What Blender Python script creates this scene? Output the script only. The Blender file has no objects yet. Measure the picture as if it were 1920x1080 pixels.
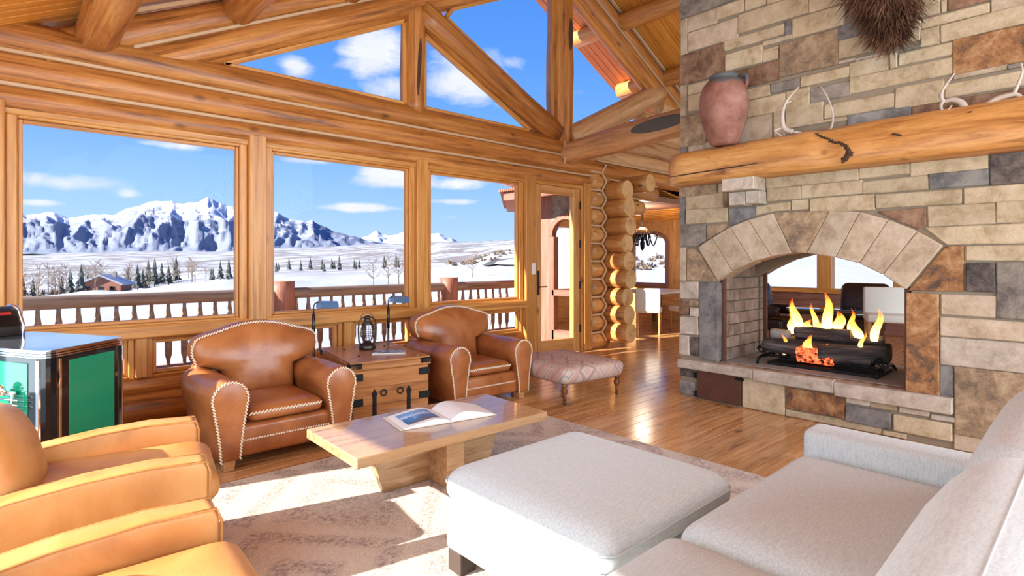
import bpy, bmesh, math, random
from math import sin, cos, pi, radians, sqrt, atan2
from mathutils import Vector, Matrix, noise as mnoise
random.seed(7)
SC = bpy.context.scene
COL = SC.collection
# ---------------------------------------------------------------- camera
FOC, CX, CY, TH, EYE = 1050.0, 960.0, 488.0, radians(47.35), 1.4
FW = Vector((cos(TH), sin(TH), 0)); RT = Vector((sin(TH), -cos(TH), 0))
cd = bpy.data.cameras.new('camera'); cam = bpy.data.objects.new('camera', cd); COL.objects.link(cam)
cam.location = (0, 0, EYE); cam.rotation_euler = (pi/2, 0, TH - pi/2)
cd.sensor_width = 36; cd.lens = FOC/1920*36; cd.shift_y = -(540-CY)/1920; cd.clip_start = .05; cd.clip_end = 30000
SC.camera = cam
# ---------------------------------------------------------------- colour management
SC.view_settings.view_transform = 'Standard'; SC.view_settings.look = 'None'
SC.view_settings.gamma = 1; SC.view_settings.use_curve_mapping = False
SC.view_settings.exposure = 1.45
SC.cycles.max_bounces = 7; SC.cycles.diffuse_bounces = 4; SC.cycles.glossy_bounces = 3; SC.cycles.transparent_max_bounces = 12
SC.cycles.use_adaptive_sampling = True; SC.cycles.adaptive_threshold = .03
SC.cycles.use_denoising = True; SC.cycles.caustics_reflective = False; SC.cycles.caustics_refractive = False
# ---------------------------------------------------------------- node helper
class NT:
    def __init__(s, tree): s.t = tree; s.n = tree.nodes; s.l = tree.links
    def add(s, typ, _out=0, **kw):
        nd = s.n.new(typ)
        for k, v in kw.items():
            if k.startswith('i_'):
                key = k[2:]; key = int(key) if key.isdigit() else key.replace('_', ' ')
                if hasattr(v, 'is_output'): s.l.new(v, nd.inputs[key])
                else: nd.inputs[key].default_value = v
            else: setattr(nd, k, v)
        return nd
    def link(s, a, b): s.l.new(a, b)
    def math(s, op, a, b=None, c=None, clamp=False):
        nd = s.n.new('ShaderNodeMath'); nd.operation = op; nd.use_clamp = clamp
        for i, v in enumerate((a, b, c)):
            if v is None: continue
            if hasattr(v, 'is_output'): s.l.new(v, nd.inputs[i])
            else: nd.inputs[i].default_value = v
        return nd.outputs[0]
    def mix(s, fac, a, b, blend='MIX'):
        nd = s.n.new('ShaderNodeMix'); nd.data_type = 'RGBA'; nd.blend_type = blend; nd.clamp_factor = True
        for i, v in ((0, fac), (6, a), (7, b)):
            if hasattr(v, 'is_output'): s.l.new(v, nd.inputs[i])
            elif i == 0: nd.inputs[0].default_value = v
            else: nd.inputs[i].default_value = (v[0], v[1], v[2], 1)
        return nd.outputs[2]
    def ramp(s, fac, stops, interp='LINEAR'):
        nd = s.n.new('ShaderNodeValToRGB'); cr = nd.color_ramp; cr.interpolation = interp
        while len(cr.elements) < len(stops): cr.elements.new(.5)
        for e, (p, c) in zip(cr.elements, stops):
            e.position = p; e.color = (c[0], c[1], c[2], 1) if hasattr(c, '__len__') else (c, c, c, 1)
        s.l.new(fac, nd.inputs[0]); return nd.outputs[0]
    def noise(s, vec, scale=5, detail=4, rough=.55, dist=0):
        nd = s.n.new('ShaderNodeTexNoise'); nd.inputs['Scale'].default_value = scale; nd.inputs['Detail'].default_value = detail
        nd.inputs['Roughness'].default_value = rough; nd.inputs['Distortion'].default_value = dist
        if vec is not None: s.l.new(vec, nd.inputs['Vector'])
        return nd.outputs[0]
    def coord(s, which='Object', scale=(1, 1, 1), loc=None):
        tc = s.n.new('ShaderNodeTexCoord'); mp = s.n.new('ShaderNodeMapping'); mp.inputs['Scale'].default_value = scale
        s.l.new(tc.outputs[which], mp.inputs['Vector'])
        if loc is not None: s.l.new(loc, mp.inputs['Location'])
        return mp.outputs[0]
def S(c):   # sRGB 0-255 -> linear
    return tuple(((x/255)/12.92 if x/255 <= .04045 else ((x/255+.055)/1.055)**2.4) for x in c)
# ---------------------------------------------------------------- world: blue winter sky with clouds
def dirv(u, v): return (FW + RT*((u-CX)/FOC) + Vector((0, 0, (CY-v)/FOC))).normalized()
w = bpy.data.worlds.new('sky'); SC.world = w; w.use_nodes = True
k = NT(w.node_tree); k.n.clear()
tc = k.add('ShaderNodeTexCoord'); sp = k.add('ShaderNodeSeparateXYZ', i_0=tc.outputs['Generated'])
sky = k.ramp(sp.outputs[2], [(0, S((196, 222, 244))), (.08, S((164, 206, 250))), (.2, S((120, 178, 250))), (.34, S((92, 156, 244))), (.6, S((60, 124, 226))), (1, S((30, 84, 190)))])
cl = k.noise(k.coord('Generated', (1, 1, 2.0)), 7, 7, .6, .3)
tot = None
CLOUDS = [(705, 95, .072, .052, 1), (735, 165, .06, .03, .8), (870, 150, .085, .055, 1), (945, 200, .05, .02, .5), (960, 120, .05, .02, .45), (555, 122, .03, .025, .55),
          (95, 338, .09, .016, .75), (310, 270, .07, .010, .6), (580, 300, .05, .013, .7), (745, 332, .09, .022, .9), (850, 345, .08, .016, .7), (690, 390, .10, .010, .75),
          (850, 378, .09, .008, .7), (240, 362, .02, .010, .6), (1110, 170, .05, .012, .35), (70, 380, .04, .007, .6), (870, 408, .08, .007, .5)]
for (u, v, rx, rz, amt) in CLOUDS:
    d = dirv(u, v); side = Vector((d.y, -d.x, 0)).normalized(); upv = side.cross(d)
    dt = k.add('ShaderNodeVectorMath', operation='SUBTRACT', i_0=tc.outputs['Generated'], i_1=tuple(d)).outputs[0]
    a = k.add('ShaderNodeVectorMath', operation='DOT_PRODUCT', i_0=dt, i_1=tuple(side/rx)).outputs['Value']
    b = k.add('ShaderNodeVectorMath', operation='DOT_PRODUCT', i_0=dt, i_1=tuple(upv/rz)).outputs['Value']
    r2 = k.math('ADD', k.math('MULTIPLY', a, a), k.math('MULTIPLY', b, b))
    g = k.math('MULTIPLY', k.math('POWER', 2.718, k.math('MULTIPLY', r2, -1.0)), amt)
    tot = g if tot is None else k.math('MAXIMUM', tot, g)
cm = k.math('ADD', k.math('MULTIPLY', tot, 1.15), k.math('MULTIPLY', k.math('SUBTRACT', cl, .5), 1.9))
cmask = k.math('MULTIPLY', k.ramp(cm, [(.42, 0), (.85, 1)]), k.math('MULTIPLY', tot, 2.2, clamp=True))
ccol = k.mix(k.noise(k.coord('Generated', (1, 1, 3)), 11, 5), S((205, 216, 236)), S((255, 255, 255)))
skyc = k.mix(cmask, sky, ccol)
bg = k.add('ShaderNodeBackground', i_0=skyc, i_1=.41)
k.link(bg.outputs[0], k.add('ShaderNodeOutputWorld').inputs[0])
# ---------------------------------------------------------------- sun: low winter sun from beyond the left wall
SAZ, SEL = math.atan(-.28), radians(26.5)
sd = Vector((cos(SEL)*cos(SAZ), cos(SEL)*sin(SAZ), -sin(SEL)))
sl = bpy.data.lights.new('sun', 'SUN'); sl.energy = 5.9; sl.angle = radians(.6); sl.color = (1, .93, .82)
sun = bpy.data.objects.new('sun', sl); COL.objects.link(sun); sun.location = (-20, 8, 14)
sun.rotation_euler = sd.to_track_quat('-Z', 'Y').to_euler()
# added fill lights behind and left of the camera, brightening the interior
def fill_light(name, loc, rot, sx, sy, watts, col):
    l = bpy.data.lights.new(name, 'AREA'); l.shape = 'RECTANGLE'; l.size = sx; l.size_y = sy; l.energy = watts; l.color = col
    o = bpy.data.objects.new(name, l); COL.objects.link(o); o.location = loc; o.rotation_euler = rot
fill_light('back_fill_light', (4.6, -4.85, 2.6), (radians(90), 0, 0), 9.5, 3.2, 380, (.77, .91, 1))
fill_light('left_fill_light', (-.68, .2, 1.5), (radians(90), 0, radians(-90)), 9.0, 2.0, 82, (.77, .91, 1))
# ---------------------------------------------------------------- unprojection of measured points onto known planes
def ray(u, v): return FW + RT*((u-CX)/FOC) + Vector((0, 0, (CY-v)/FOC))
def onX(u, v, X): d = ray(u, v); t = X/d.x; return Vector((X, t*d.y, EYE+t*d.z))
def onY(u, v, Y): d = ray(u, v); t = Y/d.y; return Vector((t*d.x, Y, EYE+t*d.z))
def onZ(u, v, Z): d = ray(u, v); t = (Z-EYE)/d.z; return Vector((t*d.x, t*d.y, Z))
def atD(u, v, D): return Vector((0, 0, EYE)) + ray(u, v)*D
# ---------------------------------------------------------------- materials
MATS = {}
def pmat(name, build, rough=.5, metal=0, spec=.5, coat=0, bump=None, **kw):
    m = bpy.data.materials.new(name); m.use_nodes = True; k = NT(m.node_tree); k.n.clear()
    out = k.add('ShaderNodeOutputMaterial'); b = k.add('ShaderNodeBsdfPrincipled')
    b.inputs['Roughness'].default_value = rough; b.inputs['Metallic'].default_value = metal
    b.inputs['Specular IOR Level'].default_value = spec; b.inputs['Coat Weight'].default_value = coat
    r = build(k, b) if callable(build) else build
    if r is not None:
        if hasattr(r, 'is_output'): k.link(r, b.inputs['Base Color'])
        else: b.inputs['Base Color'].default_value = (r[0], r[1], r[2], 1)
    k.link(b.outputs[0], out.inputs[0]); MATS[name] = m; return m
def addbump(k, b, h, strength=.3, dist=.01):
    bp = k.add('ShaderNodeBump', i_Height=h, i_Strength=strength, i_Distance=dist); k.link(bp.outputs[0], b.inputs['Normal'])
def rnd(k): return k.add('ShaderNodeObjectInfo').outputs['Random']
def rvec(k, amt=37.):
    r = rnd(k); c = k.add('ShaderNodeCombineXYZ', i_0=k.math('MULTIPLY', r, amt), i_1=k.math('MULTIPLY', r, amt*1.7), i_2=k.math('MULTIPLY', r, amt*.6)); return c.outputs[0]
def wood(name, dark, mid, light, stretch=(.7, 9, 9), rough=.45, knots=.5, vary=.25, bumps=.25, coat=0):
    def build(k, b):
        off = rvec(k); vec = k.coord('Object', stretch, off)
        n1 = k.noise(vec, 1.8, 7, .66, .5); n2 = k.noise(vec, 9, 5, .7)
        big = k.noise(k.coord('Object', (.8, 1.6, 1.6), off), 1.1, 3)
        c = k.ramp(n1, [(.32, dark), (.47, mid), (.66, light)])
        c = k.mix(k.math('MULTIPLY', k.ramp(n2, [(.48, 0), (.7, 1)]), .5), c, dark)
        c = k.mix(k.math('MULTIPLY', k.ramp(big, [(.35, 0), (.7, 1)]), .5), c, mid)
        if knots:
            vo = k.add('ShaderNodeTexVoronoi', i_Vector=k.coord('Object', (1.6, 3.2, 3.2), off), i_Scale=1.2)
            kn = k.ramp(vo.outputs['Distance'], [(.02, 1), (.14, 0)])
            c = k.mix(k.math('MULTIPLY', kn, knots), c, tuple(x*.28 for x in dark))
        v = k.math('MULTIPLY_ADD', rnd(k), vary, 1-vary*.5)
        hsv = k.add('ShaderNodeHueSaturation', i_Value=v, i_Color=c)
        addbump(k, b, n1, bumps, .006); return hsv.outputs[0]
    return pmat(name, build, rough, coat=coat)
wood('log_amber', S((94, 52, 22)), S((178, 110, 50)), S((216, 152, 82)), (.5, 9, 9), .42, .7)
wood('log_golden', S((150, 92, 44)), S((200, 140, 76)), S((224, 172, 108)), (.55, 7, 7), .42, .9)
wood('log_tie', S((150, 104, 66)), S((200, 152, 104)), S((222, 180, 134)), (.55, 7, 7), .5, .5)
wood('trim_amber', S((148, 90, 38)), S((204, 138, 66)), S((226, 168, 94)), (.5, 14, 14), .38, .35, .15, .12)
wood('ceiling_board', S((186, 112, 40)), S((226, 154, 62)), S((242, 178, 90)), (.6, 12, 12), .4, .4, .18, .08)
wood('soffit_board', S((170, 96, 56)), S((214, 138, 90)), S((228, 160, 116)), (.6, 12, 12), .5, .3, .15, .08)
wood('floor_plank', S((126, 82, 48)), S((200, 148, 96)), S((228, 182, 130)), (1.0, 13, 13), .2, .75, .3, .05, .15)
wood('mantel_wood', S((136, 82, 36)), S((206, 146, 80)), S((228, 180, 114)), (8, .8, 8), .45, .6, .1, .3)
wood('oak_table', S((136, 98, 64)), S((176, 136, 96)), S((198, 160, 120)), (1.1, 14, 14), .25, .1, .1, .05, .6)
wood('trunk_pine', S((116, 68, 34)), S((176, 114, 60)), S((202, 142, 84)), (1, 9, 9), .3, .5, .15, .1, .4)
wood('walnut_leg', S((60, 30, 14)), S((104, 58, 28)), S((140, 84, 46)), (1, 9, 9), .25, 0, .1, .05)
wood('beech_leg', S((150, 100, 56)), S((186, 136, 86)), S((206, 158, 110)), (1, 9, 9), .35, 0, .1, .05)
wood('rail_wood', S((88, 74, 66)), S((128, 110, 100)), S((152, 134, 122)), (.6, 8, 8), .7, .3, .2, .2)
wood('red_wood', S((104, 62, 50)), S((140, 92, 76)), S((160, 114, 98)), (.6, 8, 8), .6, .3, .15, .15)
wood('charred', (.012, .01, .01), (.05, .042, .04), (.22, .19, .18), (1.2, 9, 9), .85, 0, .2, .9)
wood('end_grain', S((176, 124, 70)), S((216, 168, 108)), S((232, 192, 136)), (3, 3, 3), .6, .1, .12, .1)
def plain(name, col, rough=.5, metal=0, var=.12, sc=6, bump=0, coat=0, spec=.5):
    def build(k, b):
        n = k.noise(k.coord('Object'), sc, 5)
        if bump: addbump(k, b, n, bump, .01)
        return k.mix(n, tuple(x*(1-var) for x in col), tuple(min(1, x*(1+var)) for x in col))
    return pmat(name, build, rough, metal, spec, coat)
plain('chink', S((206, 172, 134)), .85, var=.1, bump=.3)
plain('bark', S((74, 50, 34)), .85, 0, .4, 14, .5)
plain('iron', (.012, .012, .013), .5, .6, .3, 12)
plain('dark_iron', (.03, .026, .024), .55, .5, .4, 9)
plain('bronze_iron', (.07, .06, .055), .35, .8, .3, 9)
plain('chrome', (.86, .87, .9), .07, 1, .02)
plain('green_enamel', S((0, 128, 92)), .12, 0, .04, 3, coat=.6)
plain('black_gloss', (.006, .006, .007), .08, 0, .1, 3, coat=.5)
plain('black_leather', S((44, 28, 24)), .3, 0, .3, 8, .15)
plain('white_fabric', S((226, 220, 210)), .9, 0, .05, 40, .2)
plain('paper', S((244, 242, 240)), .5, 0, .03)
plain('paper_edge', S((225, 220, 212)), .7, 0, .08, 60)
plain('switch_white', S((238, 236, 230)), .4, 0, .02)
plain('ash', S((150, 146, 144)), .95, 0, .2, 20, .5)
plain('mortar', S((146, 133, 114)), .95, 0, .15, 14, .5)
plain('snow', S((168, 174, 186)), .8, 0, .05, 2, .2)
plain('antler', S((196, 184, 170)), .5, 0, .2, 8, .2)
plain('lamp_glass', (.15, .17, .18), .05, 0, .1)
plain('shade_sky_reflection', S((130, 178, 234)), .3, 0, .04)  # blue sky reflection painted into the lamp shade's base colour
plain('dark_foot', S((66, 54, 48)), .5, 0, .2)
plain('thread', S((228, 208, 182)), .7, 0, .05)
plain('rust_iron', S((96, 62, 48)), .6, .3, .35, 9, .4)
plain('grey_stain', S((92, 90, 86)), .8, 0, .2, 9, .2)
plain('red_print', S((176, 40, 36)), .4, 0, .05)
plain('beech_bark', S((170, 150, 128)), .9, 0, .2)
plain('brown_roof', S((150, 104, 84)), .8, 0, .2)
plain('house_wall', S((160, 106, 86)), .8, 0, .2)
def leather(name, dark, mid, light, rough=.34):
    def build(k, b):
        off = rvec(k); n = k.noise(k.coord('Object', (1, 1, 1), off), 3.2, 6, .6, .4); f = k.noise(k.coord('Object', (1, 1, 1), off), 60, 3)
        addbump(k, b, k.math('MULTIPLY_ADD', n, 1.5, f), .10, .006)
        return k.ramp(n, [(.28, dark), (.5, mid), (.75, light)])
    return pmat(name, build, rough, spec=.45)
leather('tan_leather', S((118, 62, 30)), S((162, 96, 52)), S((188, 122, 72)), .3)
leather('camel_leather', S((164, 104, 54)), S((192, 132, 72)), S((208, 152, 92)), .45)
def weave(name, a, c, rough=.9):
    def build(k, b):
        v = k.coord('Object'); n = k.noise(k.coord('Object', (1, 1, .12)), 160, 2, .6); n2 = k.noise(k.coord('Object', (.15, 1, 1)), 170, 2, .6); big = k.noise(v, 2.2, 3)
        m = k.math('ADD', k.math('MULTIPLY', n, .5), k.math('MULTIPLY', n2, .5))
        addbump(k, b, m, .2, .002); b.inputs['Sheen Weight'].default_value = .25
        col = k.ramp(m, [(.36, a), (.62, c)]); return k.mix(k.math('MULTIPLY', big, .12), col, a)
    return pmat(name, build, rough, spec=.2)
weave('sofa_linen', S((184, 190, 190)), S((208, 214, 214)))
def rug_build(k, b):
    v = k.coord('Object'); s = k.add('ShaderNodeSeparateXYZ', i_0=v)
    ax = k.math('PINGPONG', s.outputs[0], .55); ay = k.math('PINGPONG', s.outputs[1], .62)
    d = k.math('ADD', ax, k.math('MULTIPLY', ay, .9))
    band = k.math('PINGPONG', d, .16)
    lines = k.ramp(band, [(.04, 1), (.09, 0)])
    inner = k.ramp(d, [(.40, 1), (.5, 0)])
    n = k.noise(v, 9, 6, .75); fine = k.noise(v, 95, 3, .7)
    m = k.math('MULTIPLY', k.math('MAXIMUM', k.math('MULTIPLY', lines, .9), k.math('MULTIPLY', inner, .55)), k.ramp(k.noise(v, 38, 5, .8), [(.42, 0), (.6, .9)]))
    col = k.mix(k.noise(v, 3, 4), S((214, 196, 180)), S((232, 218, 204)))
    col = k.mix(m, col, S((128, 104, 104)))
    col = k.mix(k.math('MULTIPLY', k.ramp(fine, [(.35, 1), (.6, 0)]), .35), col, S((150, 130, 118)))
    addbump(k, b, fine, .8, .012); b.inputs['Sheen Weight'].default_value = .2
    return col
pmat('rug_pile', rug_build, .95, spec=.1)
def kilim_build(k, b):
    v = k.coord('Object', (1, 1, 1)); s = k.add('ShaderNodeSeparateXYZ', i_0=v)
    dz = k.math('MULTIPLY', k.math('SUBTRACT', s.outputs[2], .33), 1.0)
    ux = k.math('ADD', s.outputs[0], k.math('MULTIPLY', dz, .0)); uy = k.math('ADD', s.outputs[1], dz)
    cx_ = k.math('PINGPONG', k.math('ADD', ux, 5.04), .12); cy_ = k.math('PINGPONG', k.math('ADD', uy, 5.02), .12)
    d = k.math('ADD', cx_, cy_)
    st = k.math('SNAP', d, .022); w2 = k.noise(v, 26, 3, .6)
    hue = k.add('ShaderNodeTexWhiteNoise', noise_dimensions='1D', i_W=k.math('ADD', k.math('MULTIPLY', st, 13.7), k.math('SNAP', k.math('MULTIPLY', ux, 1.0), .24))).outputs['Value']
    col = k.ramp(hue, [(.0, S((206, 178, 164))), (.3, S((190, 150, 142))), (.5, S((150, 92, 100))), (.64, S((206, 186, 172))), (.78, S((122, 136, 146))), (.9, S((196, 150, 130)))], 'CONSTANT')
    col = k.mix(.3, col, S((216, 196, 180)))
    addbump(k, b, k.noise(v, 160, 2), .3, .003)
    return k.mix(k.math('MULTIPLY', w2, .5), col, S((200, 172, 160)))
pmat('kilim', kilim_build, .9, spec=.15)
def stone(name, cols, sc=4., rough=.8):
    def build(k, b):
        off = rvec(k); v = k.coord('Object', (1, 1, 1), off)
        n = k.noise(v, sc*1.5, 9, .74, .25); f = k.noise(v, 42, 4, .75)
        addbump(k, b, k.math('MULTIPLY_ADD', f, .35, n), .55, .02)
        c = k.ramp(n, [(.37, cols[0]), (.49, cols[1]), (.62, cols[2])])
        c = k.mix(k.math('MULTIPLY', k.ramp(f, [(.5, 0), (.75, 1)]), .25), c, cols[0])
        hv = k.add('ShaderNodeHueSaturation', i_Value=k.math('MULTIPLY_ADD', rnd(k), .22, .9), i_Color=c); return hv.outputs[0]
    return pmat(name, build, rough, spec=.3)
stone('stone_tan', [S((168, 150, 120)), S((194, 177, 146)), S((208, 193, 166))])
stone('stone_buff', [S((166, 148, 124)), S((190, 172, 148)), S((204, 190, 168))])
stone('stone_grey', [S((106, 100, 94)), S((138, 131, 122)), S((164, 155, 142))])
stone('stone_blue', [S((96, 95, 96)), S((126, 124, 122)), S((152, 149, 144))])
stone('stone_brown', [S((100, 76, 60)), S((138, 108, 86)), S((164, 134, 110))])
stone('stone_rust', [S((92, 78, 70)), S((164, 116, 74)), S((198, 160, 118))], 4)
stone('stone_mixed', [S((122, 106, 90)), S((164, 140, 112)), S((192, 170, 140))], 5)
stone('stone_dark', [S((64, 58, 58)), S((96, 88, 84)), S((126, 116, 108))], 5)
stone('stone_light', [S((170, 158, 144)), S((196, 184, 168)), S((214, 204, 190))], 5)
stone('firebrick', [S((120, 104, 92)), S((150, 134, 120)), S((168, 152, 138))], 3)
def glass_build(name, tint=(1, 1, 1), amt=.55):
    m = bpy.data.materials.new(name); m.use_nodes = True; k = NT(m.node_tree); k.n.clear()
    tr = k.add('ShaderNodeBsdfTransparent', i_0=(*tint, 1)); gl = k.add('ShaderNodeBsdfGlossy', i_0=(1, 1, 1, 1), i_1=0.0)
    fr = k.add('ShaderNodeFresnel', i_0=1.25)
    mx = k.add('ShaderNodeMixShader', i_0=k.math('MULTIPLY', fr.outputs[0], amt), i_1=tr.outputs[0], i_2=gl.outputs[0])
    k.link(mx.outputs[0], k.add('ShaderNodeOutputMaterial').inputs[0]); MATS[name] = m
glass_build('window_glass', amt=.3)
def emit(name, col, st):
    m = bpy.data.materials.new(name); m.use_nodes = True; k = NT(m.node_tree); k.n.clear()
    v = k.coord('Object'); n = k.noise(v, 14, 4, .6)
    e = k.add('ShaderNodeEmission', i_0=k.mix(n, tuple(c*.55 for c in col), col), i_1=st)
    k.link(e.outputs[0], k.add('ShaderNodeOutputMaterial').inputs[0]); MATS[name] = m
emit('lamp_bulb', (1, .82, .6), 14)
def flame_build():
    m = bpy.data.materials.new('flame'); m.use_nodes = True; k = NT(m.node_tree); k.n.clear()
    tcn = k.add('ShaderNodeTexCoord'); s = k.add('ShaderNodeSeparateXYZ', i_0=tcn.outputs['Generated'])
    n = k.noise(k.coord('Object', (1, 1, .35)), 26, 4, .65, .8)
    t = k.math('ADD', s.outputs[2], k.math('MULTIPLY', k.math('SUBTRACT', n, .5), .9))
    col = k.ramp(t, [(.0, (1, .66, .26)), (.3, (1, .5, .12)), (.6, (1, .26, .03)), (.95, (.75, .08, .01))])
    e = k.add('ShaderNodeEmission', i_0=col, i_1=2.6)
    tr = k.add('ShaderNodeBsdfTransparent'); lw = k.add('ShaderNodeLayerWeight', i_0=.5)
    fac = k.math('ADD', k.ramp(lw.outputs['Facing'], [(.25, 0), (.8, 1)]), k.ramp(t, [(.35, .0), (.95, .95)]), clamp=True)
    fac = k.math('MAXIMUM', fac, k.ramp(n, [(.3, .75), (.5, .1)]))
    mx = k.add('ShaderNodeMixShader', i_0=fac, i_1=e.outputs[0], i_2=tr.outputs[0])
    k.link(mx.outputs[0], k.add('ShaderNodeOutputMaterial').inputs[0]); MATS['flame'] = m
flame_build()
def ember_build(k, b):
    n = k.noise(k.coord('Object'), 26, 5, .7)
    g = k.ramp(n, [(.42, 0), (.66, 1)]); b.inputs['Emission Color'].default_value = (1, .13, .04, 1)
    k.link(k.math('MULTIPLY', g, 1.6), b.inputs['Emission Strength']); return k.mix(g, (.02, .015, .012), (.3, .03, .01))
pmat('ember', ember_build, .9)
# ---------------------------------------------------------------- object helpers
def mesh(name, verts, faces, mats, smooth=False, mi=None):
    me = bpy.data.meshes.new(name); me.from_pydata([tuple(v) for v in verts], [], faces); me.update()
    for m in (mats if isinstance(mats, (list, tuple)) else [mats]): me.materials.append(MATS[m])
    if mi: me.polygons.foreach_set('material_index', mi)
    if smooth: me.polygons.foreach_set('use_smooth', [True]*len(me.polygons))
    return me
def obj(name, me, parent=None, loc=(0, 0, 0), rot=None, world=False):
    o = bpy.data.objects.new(name, me); COL.objects.link(o)
    if isinstance(rot, Matrix): o.matrix_basis = Matrix.Translation(loc) @ rot.to_4x4()
    else:
        o.location = loc
        if rot is not None: o.rotation_euler = rot if hasattr(rot, '__len__') else (0, 0, rot)
    if parent is not None:
        o.parent = parent
        if world: o.matrix_parent_inverse = abs_m(parent).inverted()
    return o
def abs_m(o):
    m = o.matrix_basis.copy()
    while o.parent is not None:
        m = o.parent.matrix_basis @ o.matrix_parent_inverse @ m; o = o.parent
    return m
def empty(name, loc=(0, 0, 0), rz=0):
    o = bpy.data.objects.new(name, None); COL.objects.link(o); o.location = loc; o.rotation_euler = (0, 0, rz); o.empty_display_size = .1
    return o
def tag(o, label=None, cat=None, group=None, kind=None):
    if label: o['label'] = label
    if cat: o['category'] = cat
    if group: o['group'] = group
    if kind: o['kind'] = kind
    return o
def thing(name, label, cat, loc=(0, 0, 0), rz=0, group=None): return tag(empty(name, loc, rz), label, cat, group)
def struct(name, loc=(0, 0, 0), label=None): return tag(empty(name, loc), label, None, None, 'structure')
def copy_tree(o, parent=None):
    c = o.copy(); COL.objects.link(c); c.parent = parent
    for ch in list(o.children): copy_tree(ch, c)
    return c
def boxm(sx, sy, sz, mats, bev=.004, seg=1, c=(0, 0, 0), smooth=False):
    bm = bmesh.new(); bmesh.ops.create_cube(bm, size=1)
    bmesh.ops.scale(bm, vec=(sx, sy, sz), verts=bm.verts)
    if bev: bmesh.ops.bevel(bm, geom=list(bm.edges), offset=min(bev, sx*.45, sy*.45, sz*.45), segments=seg, affect='EDGES', profile=.5)
    bmesh.ops.translate(bm, vec=c, verts=bm.verts)
    me = bpy.data.meshes.new('box'); bm.to_mesh(me); bm.free()
    for m in (mats if isinstance(mats, (list, tuple)) else [mats]): me.materials.append(MATS[m])
    if smooth or seg > 1: me.polygons.foreach_set('use_smooth', [True]*len(me.polygons))
    return me
def box(name, lo, hi, mat, parent=None, bev=.004, seg=1, world=True):
    lo, hi = Vector(lo), Vector(hi); c = (lo+hi)/2; s = Vector([abs(q) for q in hi-lo])
    if s.z > s.x and s.z >= s.y: return obj(name, boxm(s.z, s.y, s.x, mat, bev, seg), parent, c, Matrix(((0, 0, -1), (0, 1, 0), (1, 0, 0))), world)
    if s.y > s.x: return obj(name, boxm(s.y, s.x, s.z, mat, bev, seg), parent, c, Matrix(((0, -1, 0), (1, 0, 0), (0, 0, 1))), world)
    return obj(name, boxm(abs(s.x), abs(s.y), abs(s.z), mat, bev, seg), parent, c, None, world)
def frame_m(d, up=Vector((0, 0, 1))):
    x = d.normalized(); y = up.cross(x)
    if y.length < 1e-4: y = Vector((0, 1, 0)).cross(x)
    y.normalize(); z = x.cross(y); return Matrix((x, y, z)).transposed()
def logm(L, r0, r1, mats, seg=14, rings=10, wob=.06, bow=0, flat=None, seed=None):
    sd_ = random.random()*99 if seed is None else seed; V = []; Fc = []; mi = []
    for i in range(rings+1):
        t = i/rings; x = L*t; r = r0+(r1-r0)*t; zo = bow*4*t*(1-t)
        for j in range(seg):
            a = 2*pi*j/seg
            q = r*(1+wob*mnoise.noise(Vector((x*1.3+sd_, cos(a)*1.2, sin(a)*1.2+sd_)))*1.6)
            y, z = q*cos(a), q*sin(a)+zo
            if flat: y = max(-flat, min(flat, y))
            V.append((x, y, z))
    for i in range(rings):
        for j in range(seg):
            Fc.append((i*seg+j, i*seg+(j+1) % seg, (i+1)*seg+(j+1) % seg, (i+1)*seg+j)); mi.append(0)
    Fc.append(tuple(reversed(range(seg)))); Fc.append(tuple(rings*seg+j for j in range(seg)))
    e = 1 if len(mats) > 1 else 0; mi += [e, e]
    me = mesh('log', V, Fc, mats, True, mi); me.polygons[-1].use_smooth = False; me.polygons[-2].use_smooth = False; return me
def log(name, p0, p1, r0, mat='log_amber', parent=None, r1=None, end='end_grain', world=True, **kw):
    p0, p1 = Vector(p0), Vector(p1); d = p1-p0
    return obj(name, logm(d.length, r0, r0 if r1 is None else r1, [mat, end], **kw), parent, p0, frame_m(d), world)
def bar(name, p0, p1, w, h, mat, parent=None, bev=.004, world=True, up=Vector((0, 0, 1))):
    p0, p1 = Vector(p0), Vector(p1); d = p1-p0
    return obj(name, boxm(d.length, w, h, mat, bev), parent, (p0+p1)/2, frame_m(d, up), world)
def tubem(pts, rad, mats, seg=8, closed=False, cap=True):
    pts = [Vector(p) for p in pts]; n = len(pts); V = []; Fc = []
    rads = rad if hasattr(rad, '__len__') else [rad]*n
    up = None
    for i, p in enumerate(pts):
        a = pts[(i-1) % n] if (closed or i > 0) else p; b = pts[(i+1) % n] if (closed or i < n-1) else p
        d = (b-a).normalized()
        if up is None: up = Vector((0, 0, 1)) if abs(d.z) < .9 else Vector((1, 0, 0))
        y = up.cross(d).normalized(); z = d.cross(y); up = z
        for j in range(seg):
            t = 2*pi*j/seg; V.append(p + (y*cos(t)+z*sin(t))*rads[i])
    for i in range(n if closed else n-1):
        for j in range(seg):
            i2 = (i+1) % n; Fc.append((i*seg+j, i*seg+(j+1) % seg, i2*seg+(j+1) % seg, i2*seg+j))
    if cap and not closed: Fc.append(tuple(reversed(range(seg)))); Fc.append(tuple((n-1)*seg+j for j in range(seg)))
    return mesh('tube', V, Fc, mats, True)
def tube(name, pts, rad, mat, parent=None, world=False, **kw): return obj(name, tubem(pts, rad, mat, **kw), parent, (0, 0, 0), None, world)
def lathem(prof, mats, seg=20, rz=None):
    V = []; Fc = []
    for (r, z) in prof:
        for j in range(seg): a = 2*pi*j/seg; V.append((r*cos(a), r*sin(a), z))
    for i in range(len(prof)-1):
        for j in range(seg): Fc.append((i*seg+j, i*seg+(j+1) % seg, (i+1)*seg+(j+1) % seg, (i+1)*seg+j))
    Fc.append(tuple(reversed(range(seg)))); Fc.append(tuple((len(prof)-1)*seg+j for j in range(seg)))
    return mesh('lathe', V, Fc, mats, True)
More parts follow.
